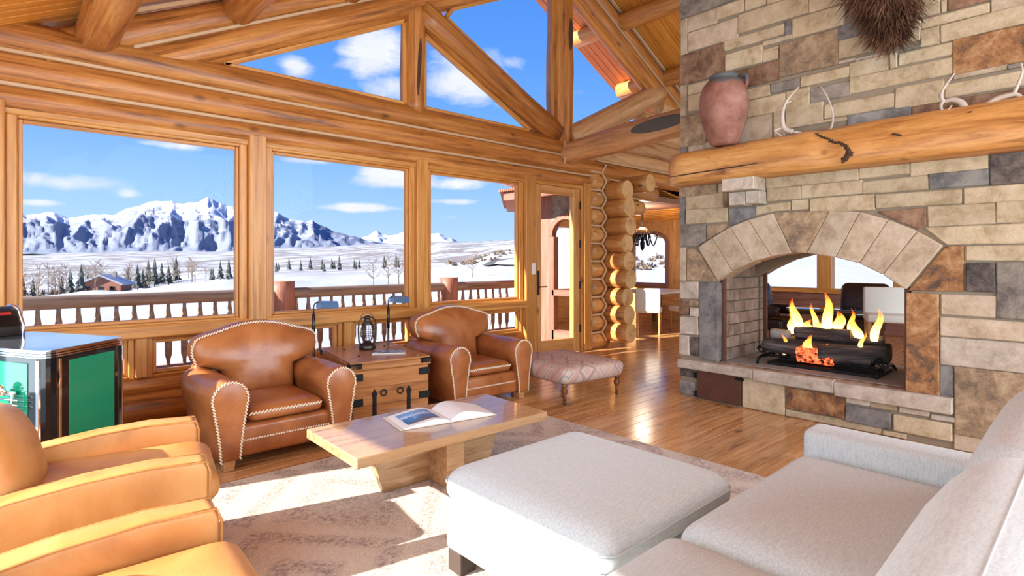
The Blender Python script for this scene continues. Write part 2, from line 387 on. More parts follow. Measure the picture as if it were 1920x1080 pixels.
def prismm(poly, axis, a, b, mats, bev=0, seg=2):
    """polygon of 2D points extruded from a to b along axis: 'x' -> (y,z) points, 'y' -> (x,z), 'z' -> (x,y)"""
    def P(p, t): return {'x': (t, p[0], p[1]), 'y': (p[0], t, p[1]), 'z': (p[0], p[1], t)}[axis]
    bm = bmesh.new(); lo = [bm.verts.new(P(p, a)) for p in poly]; hi = [bm.verts.new(P(p, b)) for p in poly]; n = len(poly)
    bm.faces.new(lo); bm.faces.new(list(reversed(hi)))
    for i in range(n): bm.faces.new((lo[i], hi[i], hi[(i+1) % n], lo[(i+1) % n]))
    bmesh.ops.recalc_face_normals(bm, faces=bm.faces)
    if bev: bmesh.ops.bevel(bm, geom=list(bm.edges), offset=bev, segments=seg, affect='EDGES', profile=.5, clamp_overlap=True)
    me = bpy.data.meshes.new('prism'); bm.to_mesh(me); bm.free()
    for m in (mats if isinstance(mats, (list, tuple)) else [mats]): me.materials.append(MATS[m])
    if bev and seg > 1: me.polygons.foreach_set('use_smooth', [True]*len(me.polygons))
    return me
def prism(name, poly, axis, a, b, mat, parent=None, bev=0, seg=2, world=True, centre=True):
    me = prismm(poly, axis, a, b, mat, bev, seg)
    c = Vector((0, 0, 0))
    if centre:
        vs = [v.co for v in me.vertices]; c = (Vector((min(v.x for v in vs), min(v.y for v in vs), min(v.z for v in vs))) + Vector((max(v.x for v in vs), max(v.y for v in vs), max(v.z for v in vs))))/2
        me.transform(Matrix.Translation(-c))
    return obj(name, me, parent, c, None, world)
def rrect(hx, hy, r, n=5, cx=0, cy=0):
    P = []
    for (sx, sy, a0) in ((1, 1, 0), (-1, 1, pi/2), (-1, -1, pi), (1, -1, 3*pi/2)):
        for i in range(n+1):
            a = a0+pi/2*i/n; P.append((cx+sx*(hx-r)+r*cos(a), cy+sy*(hy-r)+r*sin(a)))
    return P
def pillowm(outline, tp, tn, mats, axis='z', p=4., rings=(1, .985, .95, .89, .8, .65, .45, .22), cen=None, mod=None):
    n = len(outline); c = cen or (sum(q[0] for q in outline)/n, sum(q[1] for q in outline)/n); V = []; Fc = []
    def A(x, y, h):
        v = {'z': (x, y, h), 'y': (x, h, y), 'x': (h, x, y)}[axis]; return mod(Vector(v)) if mod else v
    def ring(s, h): 
        base = len(V)
        for q in outline: V.append(A(c[0]+(q[0]-c[0])*s, c[1]+(q[1]-c[1])*s, h))
        return base
    def height(s): return (max(0, 1-s**p))**(1/2.4)
    hs = [ring(s, tp*height(s)) for s in rings]
    V.append(A(c[0], c[1], tp)); ct = len(V)-1
    ls = [hs[0]]+[ring(s, -tn*height(s)) for s in rings[1:]]
    V.append(A(c[0], c[1], -tn)); cb = len(V)-1
    for seq, top, flip in ((hs, ct, False), (ls, cb, True)):
        for a, b in zip(seq, seq[1:]):
            for i in range(n):
                f = (a+i, a+(i+1) % n, b+(i+1) % n, b+i); Fc.append(f[::-1] if flip else f)
        for i in range(n):
            f = (seq[-1]+i, seq[-1]+(i+1) % n, top); Fc.append(f[::-1] if flip else f)
    me = mesh('pillow', V, Fc, mats, True)
    bm = bmesh.new(); bm.from_mesh(me); bmesh.ops.recalc_face_normals(bm, faces=bm.faces); bm.to_mesh(me); bm.free()
    return me
def loftm(sections, mats, cap=True, smooth=True):
    n = len(sections[0]); V = [p for s in sections for p in s]; Fc = []
    for i in range(len(sections)-1):
        for j in range(n): Fc.append((i*n+j, i*n+(j+1) % n, (i+1)*n+(j+1) % n, (i+1)*n+j))
    if cap: Fc.append(tuple(reversed(range(n)))); Fc.append(tuple((len(sections)-1)*n+j for j in range(n)))
    me = mesh('loft', V, Fc, mats, smooth)
    bm = bmesh.new(); bm.from_mesh(me); bmesh.ops.recalc_face_normals(bm, faces=bm.faces); bm.to_mesh(me); bm.free()
    return me
def joinm(meshes, mats):
    bm = bmesh.new()
    for me in meshes: bm.from_mesh(me); bpy.data.meshes.remove(me)
    me = bpy.data.meshes.new('joined'); bm.to_mesh(me); bm.free()
    for m in (mats if isinstance(mats, (list, tuple)) else [mats]): me.materials.append(MATS[m])
    me.polygons.foreach_set('material_index', [0]*len(me.polygons)); return me
def plane(name, pts, mat, parent=None, world=True): return obj(name, mesh('plane', pts, [tuple(range(len(pts)))], mat), parent, (0, 0, 0), None, world)
# ================================================================ THE SETTING
YW, YG = 5.6, 5.72            # inner face of the window wall, plane of its glass
RX, SL = 6.26, .5             # ridge position and roof pitch
def raf(x): return 5.58-SL*abs(x-RX)            # underside of the gable rafters
def ceil_z(x): return raf(x)+.68
# ---- floor of pine planks
fl = struct('floor', (5.6, 1.2, 0)); box('subfloor', (-.9, -5, -.2), (13.2, 8.9, -.03), 'floor_plank', fl, 0)
PW = .128
y = -.9
for r_ in range(75):
    x = -.85; y0 = -.9+r_*PW
    x += -random.random()*1.5
    while x < 13:
        L = random.uniform(1.8, 4.6); x1 = min(x+L, 13.1); xa = max(x, -.85)
        far = y0 > 5.6
        if x1-xa > .2 and not (far and x1 < 7.0) and not (y0 < .7 and x1 < 2.9):
            xb = max(xa, 7.0) if far else xa
            box('plank', (xb+.0015, y0+.0015, -.03), (x1-.0015, y0+PW-.0015, random.uniform(-.0012, 0)), 'floor_plank', fl, .002)
        x += L
# ---- window wall: logs, chinking, posts, sills
ww = struct('wall_window', (3.2, 5.72, 0))
Z0 = {'A': 2.62, 'B': 2.845, 'C': 3.085}
for nm, rr, xe in (('A', .115, 6.86), ('B', .142, 12.2), ('C', .15, 6.45)):
    log('log', (-.9, 5.72, Z0[nm]), (xe, 5.72, Z0[nm]+.005), rr, 'log_amber', ww, rings=26, wob=.035, seg=18)
for z in (2.72, 2.968): bar('chinking', (-.9, 5.63, z), (6.5 if z > 2.8 else 6.9, 5.63, z), .07, .028, 'chink', ww, .008)

log('log', (-.9, 5.74, .13), (5.5, 5.74, .13), .15, 'log_amber', ww, rings=24, wob=.04)
log('log', (-.9, 5.74, .33), (5.5, 5.74, .33), .10, 'log_amber', ww, rings=24, wob=.04)
POSTS = [(-.11, .05), (1.77, 1.93), (3.645, 3.8), (5.43, 5.63), (6.68, 6.86)]
for (a, b) in POSTS: bar('post', ((a+b)/2, 5.7, .0), ((a+b)/2, 5.7, 2.6), b-a, .2, 'trim_amber', ww, .008)
box('sill_beam', (-.9, 5.6, .735), (5.5, 5.8, .845), 'trim_amber', ww, .012)
box('header_board', (-.9, 5.635, 2.5), (6.7, 5.8, 2.6), 'trim_amber', ww, .008)
wn = [0]
def window(x0, x1, z0, z1, fw=.075, yf=5.655, dep=.11, panes=True, mat='trim_amber', plane_y=None):
    wn[0] += 1; yg = plane_y or YG
    o = struct('window_%d' % wn[0], ((x0+x1)/2, yg, z0))
    for (a, b) in (((x0, z0), (x0+fw, z1)), ((x1-fw, z0), (x1, z1)), ((x0+fw, z0), (x1-fw, z0+fw)), ((x0+fw, z1-fw), (x1-fw, z1))):
        box('window_frame', (a[0], yf, a[1]), (b[0], yf+dep, b[1]), mat, o, .007)
    f2 = .03
    for (a, b) in (((x0+fw, z0+fw), (x0+fw+f2, z1-fw)), ((x1-fw-f2, z0+fw), (x1-fw, z1-fw)), ((x0+fw+f2, z0+fw), (x1-fw-f2, z0+fw+f2)), ((x0+fw+f2, z1-fw-f2), (x1-fw-f2, z1-fw))):
        box('sash', (a[0], yf+.03, a[1]), (b[0], yf+.09, b[1]), mat, o, .006)
    plane('pane', [(x0+fw, yg, z0+fw), (x1-fw, yg, z0+fw), (x1-fw, yg, z1-fw), (x0+fw, yg, z1-fw)], 'window_glass', o); return o
for (xa, xb) in ((.05, 1.77), (1.93, 3.645), (3.8, 5.43)):
    window(xa, xb, .79, 2.55, .07); xm = (xa+xb)/2
    box('divider', (xm-.045, 5.62, .4), (xm+.045, 5.8, .74), 'trim_amber', ww, .008)
    for (p, q) in ((xa, xm-.045), (xm+.045, xb)): window(p, q, .37, .755, .045, 5.67, .08)
# ---- glazed door
dr = struct('door_1', (6.15, 5.7, 0)); dx0, dx1 = 5.66, 6.64
for (a, b) in (((dx0, 0), (dx0+.13, 2.5)), ((dx1-.15, 0), (dx1, 2.5)), ((dx0+.13, .0), (dx1-.15, .22)), ((dx0+.13, 2.38), (dx1-.15, 2.5))):
    box('door_frame', (a[0], 5.66, a[1]), (b[0], 5.74, b[1]), 'log_golden', dr, .006)
plane('pane', [(dx0+.1, YG-.02, .2), (dx1-.1, YG-.02, .2), (dx1-.1, YG-.02, 2.4), (dx0+.1, YG-.02, 2.4)], 'window_glass', dr)
box('lock_plate', (5.70, 5.64, .9), (5.74, 5.66, 1.25), 'dark_iron', dr, .006)
tube('door_handle', [(5.72, 5.65, 1.02), (5.72, 5.6, 1.02), (5.74, 5.59, 1.02), (5.84, 5.59, 1.02)], .009, 'dark_iron', dr, True)
for z in (.35, 1.02, 1.65, 2.25): box('hinge', (6.63, 5.635, z-.06), (6.66, 5.665, z+.06), 'dark_iron', dr, .006)
box('door_trim', (6.645, 5.63, 0), (6.69, 5.75, 2.55), 'log_golden', dr, .005)
sw = tag(box('light_switch', (5.53, 5.585, 1.2), (5.60, 5.602, 1.36), 'switch_white', None, .004), 'small white wall switch on the post beside the glazed door', 'switch')
# ---- gable truss in the window wall: rafters, king post, braces, glass
for s, xe in ((-1, -.4), (1, 12.6)):
    xa = .98 if s < 0 else xe; xu = .25 if s < 0 else xe
    log('rafter', (xa, 5.75, raf(xa)+.17), (RX, 5.75, raf(RX)+.17), .165, 'log_amber', ww, rings=22, wob=.03)
    log('rafter', (xu, 5.74, raf(xu)+.45), (RX, 5.74, raf(RX)+.45), .15, 'log_amber', ww, rings=22, wob=.03)
    bar('chinking', (.85 if s < 0 else xa, 5.63, raf(.85 if s < 0 else xa)+.318), (RX, 5.63, raf(RX)+.318), .05, .03, 'chink', ww, .008)
    bar('chinking', (.75 if s < 0 else xu, 5.62, raf(.75 if s < 0 else xu)+.62), (RX, 5.62, raf(RX)+.62), .06, .04, 'chink', ww, .008)
log('king_post', (RX, 5.74, 3.1), (RX, 5.74, 5.7), .2, 'log_amber', ww, rings=14, wob=.09, seed=3)
log('truss_post', (3.66, 5.72, 3.15), (3.66, 5.72, 4.4), .14, 'log_amber', ww, rings=12, wob=.09, seed=8)
log('brace', (3.72, 5.72, 4.37), (6.12, 5.72, 3.27), .185, 'log_amber', ww, rings=12, wob=.03)
log('brace', (6.38, 5.72, 3.22), (8.9, 5.72, 4.45), .185, 'log_tie', ww, rings=12, wob=.03)
obj('bark_scar', pillowm([(cos(a)*.05, sin(a)*.26) for a in [i*pi/8 for i in range(16)]], .02, .02, 'bark', 'y', 2), ww, (6.30, 5.55, 4.78), None, True)
obj('bark_scar', pillowm([(cos(a)*.025, sin(a)*.36) for a in [i*pi/8 for i in range(16)]], .015, .02, 'bark', 'y', 2), ww, (3.66, 5.585, 3.68), (0, .06, 0), True)
def gpane(pts):
    wn[0] += 1; cx_ = sum(p[0] for p in pts)/len(pts); o = struct('window_%d' % wn[0], (cx_, YG, pts[0][1]))
    plane('pane', [(p[0], YG+.03, p[1]) for p in pts], 'window_glass', o)
    for i in range(len(pts)):
        a, b = pts[i], pts[(i+1) % len(pts)]
        d = Vector((b[0]-a[0], 0, b[1]-a[1])); 
        bar('window_trim', (a[0], 5.69, a[1]), (b[0], 5.69, b[1]), .05, .05, 'trim_amber', o, .008)
gpane([(1.57, 3.235), (3.52, 3.235), (3.52, raf(3.52)-.01)])
gpane([(3.80, 3.235), (5.62, 3.235), (3.80, 4.12)])
gpane([(6.06, 3.47), (6.06, raf(6.06)-.02), (4.22, raf(4.22)), (4.12, 4.42)])
gpane([(6.47, 3.44), (8.52, 4.43), (6.47, raf(6.47)-.02)])
# ---- corner of saddle-notched logs beside the door, and the logs above the passage
lc = struct('wall_corner', (7.0, 5.4, 0)); PZ = .281
for i in range(10):
    z = .12+i*PZ
    log('log', (6.84, 5.72, z), (7.3, 5.72, z+.01), .146, 'log_golden', lc, rings=3, wob=.02)
    if i < 9: log('log', (7.3, 5.18+.03*((i*7) % 3), z+.14), (7.3, 6.0, z+.14), .15, 'log_golden', lc, rings=6, wob=.035)
    za, zb = z+PZ/2, z+PZ
    bar('chinking', (6.82, 5.60, za), (7.09, 5.60, za), .03, .03, 'chink', lc, .006)
    for (pz, qz) in ((za, za-PZ*.5), (za, za+PZ*.5)):
        bar('chinking', (7.085, 5.585, pz), (7.16, 5.55, qz), .035, .028, 'chink', lc, .006)
for i, (z, yb) in enumerate(((2.46, 4.95), (2.74, 4.6))): log('log', (7.62+.1*i, yb+.5, z-.1), (7.62+.1*i, 6.0, z-.1), .14, 'log_golden', lc, rings=6)
for i in range(6):
    z = 3.1+i*.275; xs = 6.75+max(0, z-3.15)*2.05
    log('log', (xs, 5.74, z), (12.2, 5.74, z), .142, 'log_tie', ww, rings=16)
log('log', (7.02, 5.74, 2.58), (8.75, 5.74, 2.58), .135, 'log_golden', ww, rings=8)
log('log', (7.02, 5.74, 2.32), (8.35, 5.74, 2.32), .125, 'log_golden', ww, rings=8)
for z, xe in ((2.45, 8.3), (2.71, 8.7), (2.98, 12)): bar('chinking', (7.0, 5.62, z), (xe, 5.62, z), .05, .025, 'chink', ww, .006)
# ---- big tie beam from the window wall to behind the chimney
tb = tag(log('tie_beam', (6.33, 5.75, 2.99), (6.33, -2.0, 3.10), .18, 'log_tie', None, rings=34, wob=.06, bow=.15, seed=5), 'thick curved log tie beam running from the window wall behind the chimney', 'beam', None, 'structure')
sc_ = obj('bark_scar', pillowm([(cos(a)*.42, sin(a)*.085) for a in [i*pi/10 for i in range(20)]], .012, .02, 'grey_stain', 'y', 3), tb, (6.33-.186, 3.95, 3.12), (0, .04, pi/2), False)
sc_.matrix_basis = abs_m(tb).inverted() @ sc_.matrix_basis
for s in (-1, 1):
    bar_ = bar('chinking', (6.33-.16, 5.53, 3.0), (6.33-.15, 5.57, 3.0+s*.17), .03, .03, 'chink', ww, .006)
# ---- roof: boards along the slope, purlins
for side, nm in ((-1, 'ceiling_left'), (1, 'ceiling_right')):
    ce = struct(nm, (RX+side*3, 2, ceil_z(RX+side*3)))
    xo = RX+side*8.245; xi = RX
    slabv = []
    p0, p1 = Vector((xo, 0, ceil_z(xo)+.06)), Vector((xi, 0, ceil_z(xi)+.06)); L = (p1-p0).length
    bar('roof_deck', (xo, .6, ceil_z(xo)+.1), (xi, .6, ceil_z(xi)+.1), 12.6, .12, 'brown_roof', ce, 0)
    BWD = .135; yb = -1.2
    while yb < 6.85:
        a = Vector((xo if yb > 5.7 else RX+side*7.2, yb+BWD/2, 0)); a.z = ceil_z(a.x); b = Vector((xi, yb+BWD/2, ceil_z(xi)))
        bar('board', a, b, BWD-.006, .03, 'soffit_board' if yb > 5.7 else 'ceiling_board', ce, .005); yb += BWD
    for i, xp in enumerate((.60, 1.68, 2.79, 3.9, 5.0) if side < 0 else (7.69, 9.0, 10.2, 11.4)):
        dz_ = .21 if side < 0 else .17; log('purlin', (xp, -5, ceil_z(xp)-dz_), (xp, 6.65, ceil_z(xp)-dz_), .148, 'log_golden' if side > 0 else 'log_amber', ce, rings=30, wob=.05)
log('ridge_log', (RX, -5, ceil_z(RX)-.2), (RX, 6.7, ceil_z(RX)-.2), .18, 'log_amber', ce, rings=20)
# ---- left wall with tall windows (out of frame, the sun comes through them)
lw = struct('wall_left', (-.8, 1.5, 0)); zt = 2.55
log('log', (-.8, -5, zt+.1), (-.8, 5.8, zt+.1), .13, 'log_amber', lw, rings=16)
log('log', (-.8, -5, .1), (-.8, 5.8, .1), .12, 'log_amber', lw, rings=16)
for yy in (5.62, 4.32, 1.1, -1.2, -3.2, -5): bar('post', (-.8, yy, 0), (-.8, yy, zt), .2, .2, 'trim_amber', lw, .01)
# ---- back and right walls
bw = struct('wall_back', (6, -5, 0)); 
for z in (.14, .42, .7, 2.5, 2.78, 3.06): log('log', (-.8, -5.05, z), (12.4, -5.05, z), .142, 'log_amber', bw, rings=16)
for xx in (-.6, 2.2, 5, 7.6, 10, 12.2): bar('post', (xx, -5.0, .8), (xx, -5.0, 2.4), .2, .2, 'trim_amber', bw, .01)
rw = struct('wall_right', (12.2, 1, 0))
box('panel', (12.15, -5, 0), (12.3, 5.6, .74), 'red_wood', rw, .01); box('panel', (12.15, -5, 2.35), (12.3, 5.6, 3.2), 'log_golden', rw, .01)
box('sill_beam', (12.08, -5, .74), (12.3, 5.6, .84), 'trim_amber', rw, .01)
for yy in (5.5, 4.05, 3.92, 2.75, 1.5, .2, -1.2, -2.6, -4): box('post', (12.1, yy-.07, .8), (12.3, yy+.07, 2.4), 'trim_amber', rw, .01)
plane('pane', [(12.2, -5, .8), (12.2, 5.6, .8), (12.2, 5.6, 2.4), (12.2, -5, 2.4)], 'window_glass', rw)
# ================================================================ FIREPLACE
XF, XB = 5.22, 6.25
fp = thing('fireplace', 'floor to ceiling stone chimney with see-through arched fireplace', 'fireplace', (5.7, 1.6, 0))
T, B_, G, U, N, R, M, D, L_ = 'stone_tan', 'stone_buff', 'stone_grey', 'stone_blue', 'stone_brown', 'stone_rust', 'stone_mixed', 'stone_dark', 'stone_light'
RECT = [
 (1276,-30,1378,0,G),(1290,35,1344,43,B_),(1345,15,1395,22,T),(1397,-30,1437,8,T),(1439,-30,1500,-11,T),(1291,63,1384,70,B_),(1277,39,1289,101,B_),(1386,29,1516,24,T),
 (1357,79,1471,64,T),(1472,41,1485,68,U),(1431,80,1484,73,B_),(1432,94,1460,96,T),(1432,99,1460,110,T),(1361,103,1430,117,T),(1276,105,1360,139,N),
 (1518,-30,1600,0,T),(1486,36,1583,46,T),(1462,84,1572,120,M),(1570,51,1630,62,U),(1575,78,1726,75,T),(1575,115,1604,113,L_),(1606,110,1667,101,L_),(1669,98,1727,89,G),
 (1594,119,1667,130,T),(1669,101,1683,127,T),(1686,102,1785,102,T),(1502,144,1592,145,T),(1594,147,1785,139,T),
 (1700,-25,1762,24,T),(1765,3,1776,20,T),(1778,-15,1855,1,N),(1728,37,1856,23,T),(1858,-25,1940,4,B_),(1728,57,1762,81,T),(1764,48,1930,42,T),(1787,77,1930,114,R),
 (1790,141,1889,130,B_),(1891,123,1930,123,G),(1561,195,1676,202,T),(1679,165,1771,190,T),(1773,159,1930,158,T),(1590,217,1709,220,U),(1711,199,1930,200,N),
 (1291,160,1351,165,T),(1353,142,1361,155,T),(1276,162,1288,216,B_),(1291,180,1344,199,T),(1363,138,1462,149,N),(1446,158,1500,165,G),(1346,160,1396,190,G),(1398,169,1444,179,T),
 (1400,190,1473,207,T),(1346,196,1398,212,T),(1475,173,1518,197,T),(1520,167,1593,180,G),(1385,225,1448,261,B_),(1451,211,1472,255,T),(1474,204,1544,228,T),(1546,198,1560,221,T),
 (1474,237,1560,228,B_),(1276,220,1325,270,M),(1330,219,1383,265,B_),(1291,273,1383,272,B_),(1276,277,1289,300,U),(1562,223,1588,226,T),(1385,268,1470,264,B_),
 (1275,342,1345,364,M),(1347,342,1362,359,T),(1286,367,1356,389,T),(1276,368,1285,421,U),(1287,394,1365,416,T),(1358,362,1366,389,N),(1485,376,1516,393,T),(1519,373,1640,394,T),
 (1438,333,1609,338,T),(1440,354,1502,373,T),(1504,348,1617,363,T),(1612,311,1705,326,T),(1708,300,1853,317,T),(1619,340,1741,355,T),(1743,327,1853,346,U),(1857,282,1940,342,D),
 (1643,366,1804,381,T),(1808,353,1940,375,T),(1740,387,1866,420,T),(1869,378,1940,417,T),(1810,462,1940,489,T),(1811,493,1866,548,D),(1869,493,1940,600,G),
 (1699,549,1761,741,R),(1765,552,1867,595,B_),(1764,595,1940,643,B_),(1764,632,1940,703,L_),(1763,686,1788,745,U),(1791,688,1940,840,M),
 (1276,689,1302,708,D),(1275,712,1304,742,U),(1393,707,1471,779,T),(1393,764,1470,787,U),(1475,726,1584,786,R),(1587,744,1631,762,L_),(1633,752,1682,771,T),(1687,763,1743,782,L_),
 (1746,775,1800,794,L_),(1587,758,1671,806,U),(1677,776,1785,828,T),(1473,768,1654,814,T),(1656,806,1700,824,T),(1790,800,1930,880,B_),
 (1275,464,1287,526,B_),(1276,528,1311,561,L_),(1275,564,1292,590,N),(1293,563,1310,575,M),(1294,577,1310,594,L_),(1276,593,1310,628,L_),(1275,627,1293,666,L_),(1295,632,1310,668,D),(1312,529,1347,677,U)]
POLY = [
 ([(1326,422),(1364,420),(1362,429),(1331,448),(1326,450)], M), ([(1367,391),(1418,387),(1418,405),(1369,424)], U), ([(1644,397),(1736,389),(1736,423),(1723,430),(1670,409)], N),
 ([(1734,427),(1940,418),(1940,456),(1777,459)], T), ([(1419,387),(1482,378),(1482,395),(1455,396),(1419,404)], T), ([(1276,424),(1324,422),(1324,451),(1309,462),(1276,463)], G),
 ([(1289,466),(1309,467),(1346,524),(1346,527),(1289,526)], M), ([(1773,462),(1807,461),(1807,546),(1703,545)], R)]
OUT = [(1311,464),(1338,446),(1371,426),(1406,412),(1453,399),(1558,395),(1615,397),(1668,412),(1722,433),(1770,460)]
INN = [(1349,526),(1376,509),(1413,491),(1449,481),(1488,475),(1515,475),(1569,483),(1613,494),(1657,515),(1700,543)]
def yz(u, v, X=XF): p = onX(u, v, X); return (p.y, p.z)
covered = []
def stone_poly(poly, mat, proud=None, gap=-.0025, name='stone', parent=None, back=.09):
    c = (sum(p[0] for p in poly)/len(poly), sum(p[1] for p in poly)/len(poly)); q = []
    for p in poly:
        d = Vector((c[0]-p[0], c[1]-p[1])); l = d.length or 1; d = d/l*gap*1.2
        q.append((p[0]+d.x, p[1]+d.y))
    pr = random.uniform(.008, .022) if proud is None else proud
    ar = min(max(p[0] for p in q)-min(p[0] for p in q), max(p[1] for p in q)-min(p[1] for p in q))
    covered.append((min(p[0] for p in q), max(p[0] for p in q), min(p[1] for p in q), max(p[1] for p in q)))
    return prism(name, q, 'x', XF+back, XF-pr, mat, parent or fp, min(.007, ar*.12), 1)
def rect_yz(u0, v0, u1, v1):
    a, b = yz(u0, v0), yz(u1, v1); return (min(a[0], b[0]), max(a[0], b[0]), min(a[1], b[1]), max(a[1], b[1]))
def stone_rect(y0, y1, z0, z1, mat, **kw):
    j = lambda: random.uniform(-.004, .004)
    if z1-z0 < .02 or y1-y0 < .02: j = lambda: 0
    return stone_poly([(y0+j(), z0+j()), (y1+j(), z0+j()), (y1+j(), z1+j()), (y0+j(), z1+j())], mat, **kw)
for (u0, v0, u1, v1, m) in RECT:
    y0, y1, z0, z1 = rect_yz(u0, v0, u1, v1)
    if z0 < .01: z0 = .005
    if z1 > z0+.012: stone_rect(y0, y1, z0, z1, m)
for pl, m in POLY: stone_poly([yz(*p) for p in pl], m)
for i in range(9):
    stone_poly([yz(*OUT[i]), yz(*OUT[i+1]), yz(*INN[i+1]), yz(*INN[i])], 'stone_mixed' if i == 4 else B_, .04, .002, 'arch_stone', back=.2)
# further courses above the frame and to the right of it
z = 3.2
while z < 6.0:
    h = random.uniform(.11, .24); y = -.75+random.uniform(-.2, 0)
    while y < 3.06:
        l = random.uniform(.22, .75); y1 = min(y+l, 3.07); yy = max(y, -.8)
        if y1-yy > .07 and not any(yy < c[1]-.005 and y1 > c[0]+.005 and z < c[3]-.005 and z+h > c[2]+.005 for c in covered):
            stone_rect(yy, y1, z, z+h, random.choice([T, T, T, B_, G, N]))
        y += l
    z += h
z = .01
while z < 3.2:
    h = random.uniform(.12, .24); y = .44
    while y > -.78:
        l = random.uniform(.3, .7); ya = max(y-l, -.8)
        if not any(ya < c[1]-.005 and y > c[0]+.005 and z < c[3]-.005 and z+h > c[2]+.005 for c in covered): stone_rect(ya, y, z, z+h, random.choice([T, T, B_, G, R]))
        y = ya
    z += h
# mortar core around the opening, firebox
YL, YR = yz(1349, 600)[0], yz(1700, 600)[0]; ZS = .40
arch_in = [yz(*p) for p in INN]
box('mortar_core', (XF+.005, YL+.03, 0), (XB, 3.07, 6.2), 'mortar', fp, 0); box('mortar_core', (XF+.005, -.8, 0), (XB, YR-.03, 6.2), 'mortar', fp, 0)
box('mortar_core', (XF+.005, YR-.03, 0), (XB, YL+.03, ZS-.05), 'mortar', fp, 0)
top = [(YL+.03, 6.2), (YR-.03, 6.2), (YR-.03, arch_in[-1][1]+.02)]+[(p[0], p[1]+.02) for p in arch_in[::-1]]+[(YL+.03, arch_in[0][1]+.02)]
prism('mortar_core', top, 'x', XF+.005, XF+.25, 'mortar', fp); prism('mortar_core', top, 'x', XB-.2, XB, 'mortar', fp)
box('smoke_chamber', (XF+.2, YR-.02, 1.75), (XB-.15, YL+.02, 1.9), 'stone_dark', fp, 0)
# firebrick lining: rows of brick on both cheeks
for (yc, sgn) in ((YL+.03, -1), (YR-.03, 1)):
    zz = ZS; row = 0
    while zz < 1.72:
        xx = XF+.09-(.11 if row % 2 else 0)
        while xx < XB-.05:
            a, b = max(xx, XF+.09), min(xx+.225, XB-.02)
            if b-a > .03: box('firebrick', (a+.003, yc-.0, zz+.003), (b-.003, yc+sgn*random.uniform(.028, .034), zz+.112), 'firebrick', fp, .003)
            xx += .23
        zz += .118; row += 1
for s_, x_ in ((YL, XF+.075), (YR, XF+.075), (YL-.05, XB-.12)):
    bar('jamb_bar', (x_, s_-.01 if s_ > 2 else s_+.01, ZS), (x_, s_-.01 if s_ > 2 else s_+.01, 1.28), .035, .035, 'rust_iron', fp, .003)
box('hearth_slab', (XF+.05, YR-.02, ZS-.06), (XB+.05, YL+.02, ZS), 'ash', fp, .006)
box('sill_stone', (XF-.005, YR, ZS-.055), (XF+.14, YL, ZS-.004), N, fp, .012)
# projecting ledge
for (u0, v0, u1, v1, m) in ((1276,671,1416,709,L_), (1418,691,1567,735,L_), (1569,714,1788,775,L_)):
    y0, y1, z0, z1 = rect_yz(u0, v0, u1, v1); stone_rect(y0, y1, z0, z1, m, proud=.07, name='ledge_stone', back=.05)
# stone corbel under the mantel
for (u0, v0, u1, v1, pr, m) in ((1354,331,1413,353,.26,'stone_light'), (1366,361,1396,383,.15,'stone_light'), (1398,359,1424,380,.15,'stone_light')):
    a, b = onX(u0, v0, XF-pr), onX(u1, v1, XF-pr); stone_rect(b.y, a.y, b.z, a.z, m, proud=pr, name='corbel_stone', back=.05)
# ash door
y0, y1, z0, z1 = rect_yz(1308, 692, 1391, 765)
ad = prism('ash_door', [(y0, z0+.02), (y1, z0+.02), (y1, z1), (y0, z1)], 'x', XF+.05, XF-.022, 'rust_iron', fp, .004, 1)
prism('latch', [(y0-.03, .26), (y0+.05, .26), (y0+.05, .28), (y0-.03, .28)], 'x', XF-.015, XF-.04, 'iron', ad, .003, 1)
for zz in (z0+.06, z1-.06): prism('hinge', [(y1-.01, zz-.03), (y1+.02, zz-.03), (y1+.02, zz+.03), (y1-.01, zz+.03)], 'x', XF, XF-.035, 'iron', ad, .003, 1)
# ---- mantel log
mt = thing('mantel_shelf', 'honey coloured half-log mantel shelf with a knot on the stone chimney', 'mantel', (4.95, 1.2, 2.15))
secs = []; ys = [3.07-.05*i for i in range(80)]
PRO = [(-.02, .335), (.08, .338), (.16, .33), (.23, .31), (.285, .27), (.315, .215), (.33, .155), (.333, .10), (.325, .05), (.312, .012), (.30, 0), (.1, 0), (-.02, 0)]
for i, yy in enumerate(ys):
    kb = math.exp(-((yy-1.78)/.07)**2)*.6; kd = math.exp(-((yy-1.60)/.10)**2); taper = 1-.22*max(0, 1-(3.07-yy)/.18)**2; sec = []
    for j, (d, zz) in enumerate(PRO):
        nz = mnoise.noise(Vector((yy*2.1, j*.35, 4)))*.022+mnoise.noise(Vector((yy*6, j*.6, 9)))*.008
        if j in (0, 10, 11, 12): nz *= .3
        up_ = kb*.05*max(0, (zz-.12)/.2)-kd*.045*math.exp(-((zz-.13)/.07)**2)*(d > .2)
        lift = .025*math.exp(-((yy-.2)/1.2)**2) if zz > .2 else 0
        sec.append(Vector((XF-d*taper-nz*(d > .1)-up_*(d > .15), yy, 2.15+zz+(kb*.02+lift if zz > .25 else 0)+nz*.4))-Vector((4.95, 1.2, 2.15)))
    secs.append(sec)
obj('mantel_log', loftm(secs, 'mantel_wood'), mt)
PATH = [(1528, 250), (1540, 256), (1552, 260), (1562, 266), (1575, 268), (1586, 274), (1592, 283), (1590, 292), (1582, 299), (1596, 288), (1588, 281)]
KN = []
for i in range(len(PATH)-1):
    for t in (0, .5):
        q = onX(PATH[i][0]*(1-t)+PATH[i+1][0]*t, PATH[i][1]*(1-t)+PATH[i+1][1]*t, XF-.325); w_ = .009+.016*max(0, (i-3)/6)
        KN.append((q.y, q.z, .02, w_*random.uniform(.7, 1.2), random.uniform(-.4, .6)))
